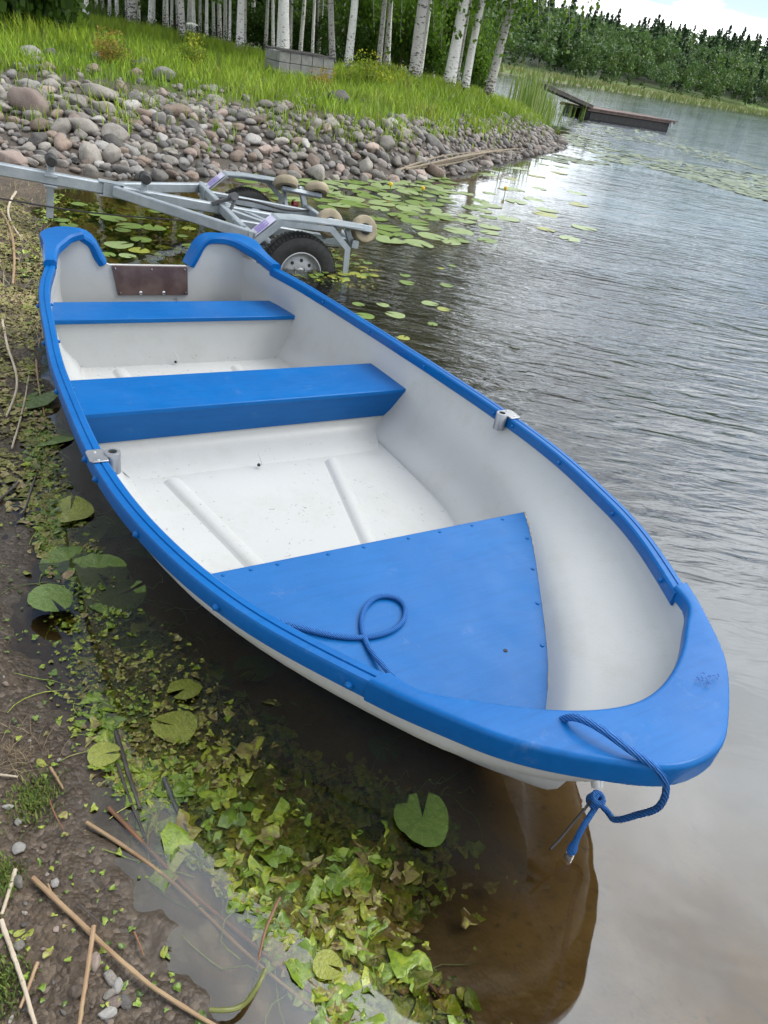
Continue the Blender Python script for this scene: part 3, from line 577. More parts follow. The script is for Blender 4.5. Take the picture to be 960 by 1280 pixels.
m = MB(); m.tube([(0, -.74, -.05), (0, .74, -.05)], .035, 12); m.beam((.02, -.5, .07), (.02, -.42, .10), .07, .06); m.beam((.02, .42, .10), (.02, .5, .07), .07, .06); tpz(m, 'axle', M_galv)
m = MB(); m.beam((.40, -.10, H + .02), (.05, .16, H - .03), .05, .05); m.beam((.40, .2, H + .02), (.02, .36, H - .02), .05, .05); tpz(m, 'brace', M_galv)
def wheel(sg):
    c = Vector((-.01, sg * .79, -.06)); ax = Vector((0, sg, 0))
    m = MB(); prof = [(.165, -.075), (.19, -.085), (.24, -.088), (.272, -.078), (.286, -.055), (.290, -.02), (.290, .02), (.286, .055), (.272, .078), (.24, .088), (.19, .085), (.165, .075)]
    m.lathe(prof, c, ax, 56)
    for k in range(56):                                             # tread blocks
        a = 2 * PI * k / 56
        for off, wd_ in ((-.042, .05), (.042, .05), (0, .022)):
            d = Vector((math.cos(a + (.03 if off > 0 else 0)), 0, math.sin(a + (.03 if off > 0 else 0)))); tt_ = Vector((-d.z, 0, d.x))
            Mx = Matrix((d, ax, tt_)).transposed(); m.box(c + ax * off + d * (.288 - abs(off) * .12), (.016, wd_, .021), Mx)
    w_ = tpz(m, 'tyre', M_tyre, None); w_.name = 'wheel'; w_.parent = trailer
    m = MB(); m.lathe([(.168, .078), (.160, .080), (.152, .066), (.146, .040), (.128, .030), (.118, .036), (.075, .052), (.045, .052), (.036, .060), (0, .060)], c, ax, 36); m.build('rim', M_rim, w_)
    m = MB()
    for k in range(8):
        a = 2 * PI * k / 8; m.lathe([(0, .004), (.0135, .004), (.0135, 0)], c + Vector((math.cos(a) * .097, sg * .0425, math.sin(a) * .097)), Vector((0, sg, 0)) + Vector((math.cos(a), 0, math.sin(a))) * .38, 10)
    m.build('rim_hole', M_dark, w_)
    m = MB()
    for k in range(4):
        a = 2 * PI * (k + .5) / 4; m.lathe([(0, .012), (.007, .012), (.009, 0)], c + Vector((math.cos(a) * .056, sg * .052, math.sin(a) * .056)), ax, 6, False)
    m.build('wheel_bolt', M_screw, w_)
for sg in (-1, 1): wheel(sg)
def fender(sg):
    prof = [(.405, -.10), (.40, .13), (.225, .312), (.05, .330), (-.30, .345), (-.445, .350)]
    y0, y1 = sg * .705, sg * .895
    m = MB(); th = .004
    def strip(pr, y0, y1):
        secs = []
        for i, (x, z) in enumerate(pr):
            a = pr[max(i - 1, 0)]; b = pr[min(i + 1, len(pr) - 1)]; t_ = Vector((b[0] - a[0], b[1] - a[1])).normalized(); nn = Vector((t_.y, -t_.x)) * .008
            secs.append([(x + nn.x, y0, z + nn.y), (x + nn.x, y1, z + nn.y), (x, y1, z), (x, y0, z)])
        m.loft(secs, closed=True, caps=True, sm=False)
    strip(prof, y0, y1)
    # outer skirt: a flange down each edge of the arch
    arch = [(.40, -.16), (.40, .13), (.225, .312), (-.19, .333), (-.36, .20), (-.405, -.16)]
    inn_ = [(.355, -.16), (.358, .115), (.205, .272), (-.17, .290), (-.318, .180), (-.36, -.16)]
    for y in (y1,):
        A = [(x, y, z) for x, z in arch]; B = [(x, y, z) for x, z in inn_]; A2 = [(x, y - sg * .012, z) for x, z in arch]; B2 = [(x, y - sg * .012, z) for x, z in inn_]
        m.loft([[a, b, b2, a2] for a, b, a2, b2 in zip(A, B, A2, B2)], closed=True, caps=True, sm=False)
    f_ = tpz(m, 'fender', M_galv)
    a = Vector((.382, 0, .157)); b = Vector((.244, 0, .300)); d = (b - a); nn = Vector((d.z, 0, -d.x)).normalized() 
    nn = nn if nn.z > 0 else -nn
    m = MB(); off = nn * .0105
    q0 = a + off; q1 = b + off; m.add([q0 + Vector((0, y0 + sg * .018, 0)), q0 + Vector((0, y1 - sg * .018, 0)), q1 + Vector((0, y1 - sg * .018, 0)), q1 + Vector((0, y0 + sg * .018, 0))], [(0, 1, 2, 3)])
    st_ = m.build('sticker', M_stick, f_)
    m = MB()                                                        # the blurred purple lettering: rows of upright strokes
    for k, (u_, h_) in enumerate([(.12, .42), (.22, .42), (.30, .3), (.42, .42), (.50, .42), (.60, .3), (.70, .42), (.80, .42), (.88, .36)]):
        p0 = q0.lerp(q1, .18) + nn * .002; p1 = q0.lerp(q1, .18 + h_ * 1.3) + nn * .002; y = lerp(y0 + sg * .018, y1 - sg * .018, u_); e_ = .0055
        m.add([p0 + Vector((0, y - e_, 0)), p0 + Vector((0, y + e_, 0)), p1 + Vector((0, y + e_, 0)), p1 + Vector((0, y - e_, 0))], [(0, 1, 2, 3)])
    m.build('lettering', M_ink, st_)
    m = MB(); m.beam((.42, sg * .70, H - .02), (.42, sg * .88, H - .02), .03, .12); m.beam((-.28, sg * .50, .16), (-.30, sg * .72, .30), .03, .03); m.build('bracket', M_galv, f_)
for sg in (-1, 1): fender(sg)
m = MB(); m.lathe([(0, .02), (.03, .018), (.034, 0), (.034, -.03)], (-.40, -.62, .19), (-1, 0, 0), 14); tpz(m, 'tail_light', M_red)
# keel rollers on posts
def keel_roller(x, lo):
    m = MB(); m.beam((x, 0, H - lo), (x, 0, H + .085), .04, .05, (1, 0, 0)); m.beam((x - .045, 0, H + .02), (x + .045, 0, H + .02), .10, .012); m.beam((x - .045, 0, H - .05), (x + .045, 0, H - .05), .10, .012)
    for y in (-.04, .04): m.beam((x, y * .7, H + .07), (x, y * 1.25, H + .125), .03, .008, (1, 0, 0))
    p_ = tpz(m, 'roller_post', M_galv)
    m = MB(); m.lathe([(0, -.075), (.030, -.075), (.040, -.060), (.040, -.035), (.028, -.018), (.026, 0), (.028, .018), (.040, .035), (.040, .060), (.030, .075), (0, .075)], (x, 0, H + .125), (0, 1, 0), 18); m.build('keel_roller', M_black, p_)
keel_roller(1.70, .28); keel_roller(1.04, .09)
m = MB(); m.beam((.52, .03, H + .03), (.36, .05, H + .11), .03, .03); m.beam((.40, .14, H), (.36, .10, H + .10), .022, .022); m.lathe([(0, -.05), (.032, -.05), (.032, .05), (0, .05)], (.37, .08, H + .12), (0, 1, .3), 14); tpz(m, 'winch_roller', simple('grey_rubber', (.10, .105, .11), (.06, .062, .065), 20, .5))
# rocker arms with soft tan rollers
def rocker(sg, zc, tilt):
    c = Vector((-.42, sg * .60, zc)); ax = Vector((0, math.cos(tilt), math.sin(tilt) * sg)); upv = Vector((0, -math.sin(tilt) * sg, math.cos(tilt)))
    m = MB(); m.beam((-.50, sg * .60, H), c - upv * .02, .045, .045, (1, 0, 0)); po = tpz(m, 'rocker_post', M_galv)
    m = MB(); q0 = c + Vector((.19, 0, 0)) + ax * .055; q1 = c - Vector((.19, 0, 0)) + ax * .055; m.beam(q0, q1, .035, .05, upv); m.beam(c - upv * .03, c + ax * .07, .03, .03, (1, 0, 0)); m.build('rocker_arm', M_galv, po)
    for dx in (.15, -.15):
        p_ = c + Vector((dx, 0, 0))
        m = MB(); m.lathe([(.045, -.032), (.075, -.042), (.098, -.036), (.109, -.018), (.111, 0), (.109, .018), (.098, .036), (.075, .042), (.045, .032), (.045, -.032)], p_, ax, 30); m.build('soft_roller', M_tan, po)
        m = MB(); m.lathe([(0, .038), (.018, .038), (.02, .03), (.047, .028), (.047, -.028), (.02, -.03), (.018, -.038), (0, -.038)], p_, ax, 16); m.build('hub', M_black, po)
rocker(1, .30, rad(20)); rocker(-1, .36, rad(58))
m = MB(); m.tube(smooth_path([(3.2, .05, -.02), (2.2, .06, -.03), (1.5, .07, -.03), (.9, .10, .02), (.5, .2, .08)], 30), .006, 6); tpz(m, 'brake_cable', M_black)
m = MB(); m.tube(smooth_path([(.42, -.30, H + .02), (.1, -.34, H + .045), (-.2, -.36, H + .02), (-.48, -.45, H + .04)], 20), .009, 6); m.tube(smooth_path([(.40, .3, H), (.1, .22, .06), (-.2, .30, .05), (-.45, .45, .10)], 20), .005, 6); tpz(m, 'wiring', M_black)
# ------------------------------------------------------------------ stones of the bank
def stone_mat(name, c1, c2, c3):
    t = NT(name); v = t.objco(); rn = t.new('ObjectInfo').outputs['Random']
    vv = t.new('VectorMath', operation='ADD'); t.put(vv.inputs[0], v); cx = t.new('CombineXYZ'); t.put(cx.inputs[0], t.math('MULTIPLY', rn, 40.0)); t.t.links.new(cx.outputs[0], vv.inputs[1]); v = vv.outputs[0]
    n = t.noise(3, v, 8, .65); s = t.noise(26, v, 4, .7); col = t.mix(t.ramp(n, [(.35, 0), (.65, 1)]), c1, c2); col = t.mix(t.ramp(s, [(.56, 0), (.66, 1)]), col, c3)
    col = t.mix(t.math('MULTIPLY', t.ramp(t.noise(5, v, 7, .75), [(.58, 0), (.66, 1)]), .55), col, (.30, .31, .27))
    hs = t.new('HueSaturation'); t.put(hs.inputs['Value'], t.math('ADD', .62, t.math('MULTIPLY', rn, .75))); t.put(hs.inputs['Color'], col)
    return t.bsdf(hs.outputs[0], .85, t.bump(t.math('ADD', n, t.math('MULTIPLY', s, .4)), .5, .03))
SM = {'grey': stone_mat('grey_stone', (.22, .20, .175), (.31, .285, .25), (.14, .13, .115)), 'dark grey': stone_mat('dark_stone', (.095, .09, .082), (.15, .14, .128), (.05, .05, .05)),
      'pinkish': stone_mat('pink_granite', (.27, .205, .175), (.33, .265, .225), (.18, .14, .12)), 'brownish': stone_mat('brown_stone', (.18, .135, .105), (.245, .19, .15), (.11, .085, .07)), 'pale': stone_mat('pale_stone', (.28, .27, .25), (.36, .345, .32), (.21, .20, .19))}
def ico(sub):
    import bmesh
    bm = bmesh.new(); bmesh.ops.create_icosphere(bm, subdivisions=sub, radius=1); V = np.array([v.co[:] for v in bm.verts]); Fc = np.array([[v.index for v in f.verts] for f in bm.faces]); bm.free(); return V, Fc
IV, IF = ico(3); IV2, IF2 = ico(2)
def stone_geo(seed, V=IV, sq=.72):
    rg = np.random.default_rng(seed); a = rg.uniform(.85, 1.5), rg.uniform(.7, 1.05), rg.uniform(.5, .9) ; P = V.copy()
    for k in range(rg.integers(7, 22)):                           # shallow facets
        d = rg.normal(size=3); d /= np.linalg.norm(d); c = rg.uniform(.62, .9); q = P @ d; P -= np.where(q > c, (q - c) * .8, 0)[:, None] * d
    w_ = np.array([noise.noise(Vector(p * 1.3) + Vector((seed * 3.1, 0, 0))) for p in P]); w2 = np.array([noise.noise(Vector(p * 3.4) + Vector((0, seed * 2.7, 0))) for p in P])
    return P * (1 + .20 * w_ + .05 * w2)[:, None] * np.array(a)
SG = [stone_geo(s) for s in range(18)]
SMESH = {}
def stone_mesh(k, c):
    if (k, c) not in SMESH: SMESH[(k, c)] = np_mesh('stone', SG[k], IF, SM[c], True)
    return SMESH[(k, c)]
cand = []
fp = np.array(FOOT[2:18], float)
big = [  # landmark stones: photo point, radius, colour, label, height guess
    (36, 158, 0.246, 'pinkish', 'broad flat pinkish boulder, the largest stone at the left end of the bank', .30), (125, 143, 0.197, 'grey', 'big upright grey boulder leaning among the stones left of the bank middle', .42),
    (206, 137, 0.180, 'pale', 'long pale whitish boulder lying high on the stone bank under grass', .55), (145, 174, 0.156, 'grey', 'large slanted grey stone with a flat face near the foot of the bank', .22), (220, 168, 0.156, 'brownish', 'rusty brown boulder in the middle of the stone bank', .32),
    (113, 187, 0.156, 'grey', 'rounded grey boulder at the foot of the bank beside the black sheeting', .14), (420, 169, 0.180, 'dark grey', 'darkest charcoal boulder high on the bank below the bright grass', .46), (40, 80, 0.180, 'pale', 'pale rounded boulder standing in the grass at the top left of the bank', .72),
    (65, 78, 0.156, 'dark grey', 'dark mossy boulder in the grass at the top left of the bank', .74), (183, 88, 0.139, 'dark grey', 'dark pointed stone in the grass below the orange shrub', .74), (126, 84, 0.139, 'grey', 'grey stone half sunk in grass below the orange shrub', .75), (253, 201, 0.107, 'dark grey', 'flat dark grey stone at the waterline right above the trailer', .06), (400, 190, 0.139, 'grey', 'big flat-sided grey stone at the waterline in the middle of the bank', .20), (544, 178, 0.164, 'dark grey', 'large dark stone near the water on the right half of the bank', .3)]
taken = []
for (u, v, r, c, lab, z) in big:
    p = ground(u, v, z); zz_ = land(p[0], p[1]); p = ground(u, v, zz_ + r * .25)
    taken.append((p[0], p[1], r)); cand.append((p[0], p[1], r, c, lab))
tries = R.uniform(0, 1, (26000, 4)); seglen = np.linalg.norm(np.diff(fp, axis=0), axis=1); cum = np.concatenate([[0], np.cumsum(seglen)])
tt_ = tries[:, 0] * cum[-1]; base = np.stack([np.interp(tt_, cum, fp[:, 0]), np.interp(tt_, cum, fp[:, 1])], 1); base += R.uniform(-3.6, 3.6, (len(base), 2))
db = dfoot(base); ok = (db > -.12) & (db < 2.3); base = base[ok]; db = db[ok]
dist_ = np.hypot(base[:, 0], base[:, 1]); ux = (base[:, 0] / base[:, 1])
prob = np.where(db < 1.05, 1, np.where(base[:, 0] < -2.2, .33, .06)); keep = (R.uniform(0, 1, len(base)) < prob) & (ux > -.75) & (ux < .35); base = base[keep]; db = db[keep]
from collections import defaultdict
cell = defaultdict(list)
def free(x, y, r):
    cx, cy_ = int(x / .5), int(y / .5)
    for i in (-1, 0, 1):
        for j in (-1, 0, 1):
            for (a, b, q_) in cell[(cx + i, cy_ + j)]:
                if math.hypot(a - x, b - y) < (q_ + r) * .70: return False
    return True
for a in taken: cell[(int(a[0] / .5), int(a[1] / .5))].append(a)
wts = [('grey', .42), ('dark grey', .16), ('pinkish', .13), ('brownish', .18), ('pale', .11)]
order = []
for rad_lo, rad_hi, n in ((.125, .165, 40), (.085, .12, 520), (.055, .085, 4800), (.034, .055, 12000)):
    for _ in range(n):
        i = int(R.integers(len(base))); x, y = base[i] + R.normal(0, .05, 2); r = R.uniform(rad_lo, rad_hi) * (1 if base[i][0] < -1 or base[i][1] < 14 else .9)
        if db[i] > 1.05 and r < .055: continue
        if free(x, y, r):
            cell[(int(x / .5), int(y / .5))].append((x, y, r)); c = random.choices([q_[0] for q_ in wts], [q_[1] for q_ in wts])[0]; cand.append((x, y, r, c, None))
hz = hland(np.array([(a[0], a[1]) for a in cand])); hx = hland(np.array([(a[0] + .1, a[1]) for a in cand]), False) - hland(np.array([(a[0], a[1]) for a in cand]), False); hy = hland(np.array([(a[0], a[1] + .1) for a in cand]), False) - hland(np.array([(a[0], a[1]) for a in cand]), False)
allst = sorted([(a[2] / math.hypot(a[0], a[1]) + (9 if a[4] else 0), a, z, x / .1, y / .1) for a, z, x, y in zip(cand, hz, hx, hy)], key=lambda q_: -q_[0])
restV, restF, nrest = [], [], 0
NIND = 296
for i, (sz, (x, y, r, c, lab), z, gx, gy) in enumerate(allst):
    nrm_ = Vector((-gx, -gy, 1)).normalized(); Mx = nrm_.to_track_quat('Z', 'Y').to_matrix().to_4x4() @ Matrix.Rotation(random.uniform(0, 6.28), 4, 'Z') @ Matrix.Rotation(random.uniform(-.35, .35), 4, 'X')
    Mx = Matrix.Translation((x, y, z + r * random.uniform(.18, .5))) @ Mx @ Matrix.Diagonal((r, r, r, 1))
    if i < NIND:
        o = meshobj('stone', stone_mesh(random.randrange(18), c)); o.matrix_world = Mx
        size = 'cobble' if r < .1 else ('stone' if r < .15 else 'boulder')
        side = 'left part' if x < -2.4 else ('middle part' if y < 12 else 'right part')
        if lab is None: lab = f'rounded {c} {size} in the {side} of the stone bank'
        tag(o, lab, 'stone', 'stones piled along the lake bank')
    else:
        V = np.column_stack([SG[random.randrange(18)][:0]]) if False else stone_low[random.randrange(18)] if 'stone_low' in globals() else None
        if V is None:
            stone_low = [stone_geo(s, IV2) for s in range(18)]; V = stone_low[random.randrange(18)]
        m3 = np.array(Mx)[:3, :]; restV.append(V @ m3[:, :3].T + m3[:, 3]); restF.append(IF2 + nrest); nrest += len(V)
t = NT('small_stones'); rv = t.attr('rnd'); pz = t.pos(); col = t.ramp(rv, [(0, (.10, .095, .09)), (.25, (.25, .24, .23)), (.5, (.20, .16, .13)), (.75, (.31, .29, .27)), (1, (.28, .22, .19))]); col = t.mix(t.ramp(t.noise(30, pz, 5, .7), [(.4, 0), (.7, 1)]), col, (.12, .11, .10))
M_small = t.bsdf(col, .85, t.bump(t.noise(30, pz, 5), .4, .02))
if restV:
    rnd = np.repeat(R.uniform(0, 1, len(restV)), len(IV2))
    me = np_mesh('small_stones', np.concatenate(restV), np.concatenate(restF), M_small, True, dict(rnd=rnd)); meshobj('small_stones', me, label='mass of smaller stones filling the gaps of the bank', cat='stones', kind='stuff')
# black membrane showing at the foot of the bank
M_geo = simple('black_sheeting', (.018, .017, .016), (.05, .047, .042), 16, .8, .6)
def sheet(pts, wd_, label):
    m = MB(); P_ = smooth_path([tuple(ground(u, v, .05)) for u, v in pts], 40); secs = []
    for k, p in enumerate(P_):
        t_ = Vector(P_[min(k + 1, 39)] - P_[max(k - 1, 0)]).normalized(); n_ = Vector((-t_.y, t_.x, 0)); w_ = wd_ * math.sin(PI * (k + .6) / 40.2)
        secs.append([Vector((p[0], p[1], 0)) + n_ * (a * w_) + Vector((0, 0, land(p[0] + n_.x * a * w_, p[1] + n_.y * a * w_) + .012 + .05 * max(0, noise.noise(Vector((k * .35, a * 2, wd_ * 9)))) )) for a in np.linspace(-.5, .5, 7)])
    m.loft(secs); m.loft([[p - Vector((0, 0, .006)) for p in r] for r in secs]); o = m.build('plastic_sheeting', M_geo, label=label, cat='plastic sheeting')
sheet([(85, 201), (110, 206), (140, 210), (165, 211)], .22, 'torn black sheeting at the foot of the bank behind the drawbar')
sheet([(195, 210), (222, 203), (238, 210), (262, 213)], .20, 'crumpled black sheeting lying at the waterline under the flat grey stones')
# dry branch on the right part of the bank
m = MB(); 
for k in range(9):
    a = ground(500 + k * 7, 212 - k * .6, .10); b = ground(560 + k * 8 + random.uniform(-8, 8), 197 - k + random.uniform(-3, 3), .2); c = ground(645 + random.uniform(-40, 10), 188 + random.uniform(-3, 4), .22)
    m.tube(smooth_path([tuple(a), tuple(b), tuple(c)], 12), [.016 * (1 - .06 * q_) for q_ in range(12)], 5)
m.build('dry_branch', simple('dry_wood', (.30, .25, .18), (.21, .17, .12), 30, .85, .4), label='bleached dry branch lying on the stones near the right end of the bank', cat='branch')

# ------------------------------------------------------------------ leaves, grass, bushes
def leaf_quads(Cn, D, N_, L, Wd, fold=.0):
    """pointed leaves: centre Cn, direction D, normal N_, length L, width Wd -> 4-vertex rhombs"""
    S = np.cross(D, N_); S /= np.linalg.norm(S, axis=1)[:, None] + 1e-9
    a = Cn - D * (L * .5)[:, None]; b = Cn + D * (L * .5)[:, None]; l_ = Cn + S * (Wd * .5)[:, None] - D * (L * .08)[:, None]; r_ = Cn - S * (Wd * .5)[:, None] - D * (L * .08)[:, None]
    V = np.stack([a, l_, b, r_], 1).reshape(-1, 3); Fc = np.arange(len(Cn) * 4).reshape(-1, 4); return V, Fc
def rdir(n, rg=R):
    d = rg.normal(size=(n, 3)); return d / np.linalg.norm(d, axis=1)[:, None]
def clump_mesh(name, Cn, size, mat, rnd, rg=R, droop=.0):
    n = len(Cn); D = rdir(n, rg); D[:, 2] -= droop; D /= np.linalg.norm(D, axis=1)[:, None]; N_ = rdir(n, rg); N_[:, 2] += .7; L = size * rg.uniform(.7, 1.3, n)
    V, Fc = leaf_quads(Cn, D, N_, L, L * rg.uniform(.55, .8, n)); return np_mesh(name, V, Fc, mat, False, dict(rnd=np.repeat(np.clip(rnd, 0, 1), 4)))
M_birchleaf = foliage('birch_leaf', [(.06, .12, .014), (.10, .19, .022), (.16, .28, .03)], .55)
M_shrubleaf = foliage('shrub_leaf', [(.04, .085, .014), (.07, .135, .02), (.11, .19, .028)], .5)
M_yelleaf = foliage('yellow_shrub_leaf', [(.10, .18, .015), (.26, .33, .02), (.48, .44, .02)], .4, .5, .4)
M_orleaf = foliage('orange_shrub_leaf', [(.14, .21, .025), (.24, .22, .03), (.42, .22, .04)], .4, .5, .4)
M_spruce = foliage('spruce_needle', [(.010, .024, .010), (.018, .038, .014), (.032, .06, .018)], .15)
M_grass = foliage('meadow_grass', [(.17, .30, .016), (.28, .47, .020), (.36, .53, .026), (.48, .50, .08)], .25, .5, .85)
M_dgrass = foliage('tall_grass', [(.07, .13, .018), (.11, .19, .025), (.17, .25, .035), (.28, .26, .08)], .3, .5, .75)
M_reed = foliage('reed_blade', [(.12, .21, .03), (.18, .29, .04), (.27, .31, .08)], .4, .5, .5)
M_reedfar = foliage('reed_belt', [(.14, .20, .04), (.20, .25, .065), (.29, .27, .12)], .3, .5, .6)
def blades(P, h, wd_, lean, rg=R):
    n = len(P); a = rg.uniform(0, 2 * PI, n); S = np.stack([np.cos(a), np.sin(a), np.zeros(n)], 1) * (wd_ * .5)[:, None]; b = rg.uniform(0, 2 * PI, n); Ld = np.stack([np.cos(b), np.sin(b), np.zeros(n)], 1) * (h * lean * rg.uniform(.1, 1, n))[:, None]
    up_ = np.zeros((n, 3)); up_[:, 2] = h
    V = np.stack([P - S, P + S, P + S * .7 + up_ * .55 + Ld * .3, P - S * .7 + up_ * .55 + Ld * .3, P + up_ * .97 + Ld], 1).reshape(-1, 3); k = np.arange(n)[:, None] * 5
    F4 = k + np.array([[0, 1, 2, 3]]); F3 = k + np.array([[3, 2, 4]])
    return V, F4, F3
def blade_mesh(name, P, h, wd_, lean, mat, rnd):
    V, F4, F3 = blades(P, h, wd_, lean); F3q = np.concatenate([F3, F3[:, 2:3]], 1)   # triangles kept as their own faces
    me = bpy.data.meshes.new(name); V = V.astype(np.float32); me.vertices.add(len(V)); me.vertices.foreach_set('co', V.ravel()); n = len(F4)
    li = np.concatenate([F4.ravel(), F3.ravel()]).astype(np.int32); me.loops.add(len(li)); me.loops.foreach_set('vertex_index', li)
    st_ = np.concatenate([np.arange(n) * 4, n * 4 + np.arange(n) * 3]).astype(np.int32); me.polygons.add(2 * n); me.polygons.foreach_set('loop_start', st_)
    at = me.attributes.new('rnd', 'FLOAT', 'POINT'); at.data.foreach_set('value', np.repeat(rnd, 5).astype(np.float32)); me.update(calc_edges=True); me.materials.append(mat); return me
def scatter(n, x0, x1, y0, y1, fov=True):
    y = np.sqrt(R.uniform(y0 ** 2, y1 ** 2, n)); x = R.uniform(x0, x1, n) if not fov else y * R.uniform(x0, x1, n); return np.stack([x, y], 1)
# bright meadow grass on top of the bank
P2 = scatter(150000, -.78, .16, 7.5, 24); d = dfoot(P2); cl = vnoise(P2, 1.1, 21); cl2 = vnoise(P2, 3.1, 22)
pr = np.where(d > 1.25, 1.0, np.where(d > .55, .22 + .7 * (cl2 > .48), np.where(d > .22, .05 + .45 * (cl2 > .60) * (P2[:, 0] < -.6), 0))) * np.where((P2[:, 0] < -2.2) & (d > .6), np.maximum(.45, d > 1.2), 1)
k = R.uniform(0, 1, len(P2)) < pr * .55; P2, d, cl, cl2 = P2[k], d[k], cl[k], cl2[k]
hgt_ = R.uniform(.13, .30, len(P2)) * (.6 + .9 * cl) * np.interp(d, [.5, 1.3, 3], [.75, .85, 1.15])
P3 = np.column_stack([P2, hland(P2) - .02]); rn = np.clip(.15 + .55 * cl + R.normal(0, .16, len(P2)) , 0, 1)
meshobj('meadow_grass', blade_mesh('meadow_grass', P3, hgt_, np.interp(P2[:, 1], [8, 24], [.014, .030]), .65, M_grass, rn), label='bright green grass on top of the stone bank', cat='grass', kind='stuff')
# taller, darker grass between the birches
P2 = scatter(60000, -.85, .16, 15.5, 44); d = dfoot(P2); dn_ = sdist(P2, NEAR); cl = vnoise(P2, .7, 31); k = (d > 4.5 + 1.5 * cl) & (dn_ > .5); P2, cl = P2[k], cl[k]
P3 = np.column_stack([P2, hland(P2) - .03])
meshobj('tall_grass', blade_mesh('tall_grass', P3, R.uniform(.35, .8, len(P2)) * (.7 + .6 * cl), np.interp(P2[:, 1], [15, 40], [.022, .06]), .4, M_dgrass, np.clip(.1 + .7 * cl + R.normal(0, .15, len(P2)), 0, 1)), label='tall dark grass between the birch trunks', cat='grass', kind='stuff')
# reeds off the point
n = 420; uu = R.normal(668, 14, n); yy = R.uniform(24, 34, n); P2 = np.array([atdepth(a, 122, b)[:2] for a, b in zip(uu, yy)])
n = 90; uu = R.uniform(672, 732, n); vv_ = R.uniform(139, 150, n); P2 = np.concatenate([P2, [ground(a, b, 0)[:2] for a, b in zip(uu, vv_)]])
P3 = np.column_stack([P2, np.maximum(hland(P2), -.3)])
meshobj('reeds', blade_mesh('reeds', P3, R.uniform(.8, 1.5, len(P2)), np.full(len(P2), .030), .28, M_reed, R.uniform(0, 1, len(P2))), label='green reeds growing off the tip of the point', cat='reeds', kind='stuff')
# ------------------------------------------------------------------ shrubs
def shrub_geo(seed, n, size, spread=1.0, lobes=9):
    rg = np.random.default_rng(seed); C_ = []; rn = []
    for k in range(lobes):
        a = rg.uniform(0, 2 * PI); q_ = rg.uniform(0, .62); c = np.array([math.cos(a) * q_, math.sin(a) * q_, rg.uniform(.25, .78)]); r = rg.uniform(.22, .42); m_ = n // lobes
        d = rdir(m_, rg); rr_ = r * rg.uniform(.25, 1.12, m_) ** .6; C_.append(c + d * rr_[:, None] * np.array([1, 1, .85])); rn.append(np.full(m_, rg.uniform(.1, .75)) + rg.normal(0, .16, m_))
    # loose outer shoots
    m_ = n // 8; a = rg.uniform(0, 2 * PI, m_); hh = rg.uniform(.5, 1.18, m_); C_.append(np.stack([np.cos(a) * .5 * rg.uniform(0, 1, m_), np.sin(a) * .5 * rg.uniform(0, 1, m_), hh], 1)); rn.append(rg.uniform(.3, 1, m_))
    C_ = np.concatenate(C_); C_[:, 2] = np.maximum(C_[:, 2], .02); return C_, np.concatenate(rn), rg
M_stem = simple('shrub_stem', (.09, .07, .05), (.14, .11, .075), 20, .9, .4)
SH = {}
def shrub(name, x, y, w_, h_, mat, key, label, n=900, size=.07, group=None, rz=None):
    if key not in SH:
        C_, rn, rg = shrub_geo(hash(key) % 1000 if not isinstance(key, int) else key, n, size)
        leaf = clump_mesh('foliage', C_, np.full(len(C_), size), mat, rn, rg)
        m = MB()
        for k in range(7):
            a = random.uniform(0, 6.28); m.tube([(0, 0, -.05), (math.cos(a) * .12, math.sin(a) * .12, .3), (math.cos(a) * .35, math.sin(a) * .35, .75)], [.02, .014, .006], 5)
        SH[key] = (leaf, m.mesh('stems', M_stem))
    e = empty(name, loc=(x, y, land(x, y) - .03), rz=random.uniform(0, 6.28) if rz is None else rz, label=label, cat='shrub', group=group); e.scale = (w_, w_, h_)
    meshobj('foliage', SH[key][0], e); meshobj('stems', SH[key][1], e); return e
p = gland(140, 84); shrub('flowering_shrub', p[0], p[1], .46, .46, M_orleaf, 101, 'low shrub with orange tinted shoots in the grass at left', 1500, .075)
p = gland(243, 92); shrub('flowering_shrub', p[0], p[1], .42, .52, M_yelleaf, 102, 'low yellow flowering shrub in the grass above the stone bank', 1500, .075)
p = atdepth(462, 100, 17.5); shrub('flowering_shrub', p[0], p[1], .75, .62, M_yelleaf, 103, 'yellow tipped green shrub beside the right end of the block wall', 1200, .07)
p = atdepth(403, 103, 15.0); shrub('flowering_shrub', p[0], p[1], .50, .36, M_orleaf, 101, 'small reddish shrub in front of the grey block wall')
p = atdepth(500, 105, 19); shrub('green_shrub', p[0], p[1], .6, .45, M_yelleaf, 103, 'small yellowish shrub at the foot of the dark leaning birch')
for (u, v, y, w_, h_, lab) in [(10, 30, 15.5, 1.7, 2.3, 'dense tall green shrub at the left edge of the lawn'), (62, 28, 17.5, 1.3, 1.7, 'rounded green shrub second from the left, beside the first birch'), (-60, 40, 14.5, 1.8, 2.6, 'tall green shrub partly outside the left edge')]:
    p = atdepth(u, v, y); shrub('green_shrub', p[0], p[1], w_, h_, M_shrubleaf, 104, lab, 3200, .085)
M_undl = foliage('sapling_leaf', [(.06, .12, .015), (.10, .19, .022), (.16, .28, .03)], .55)
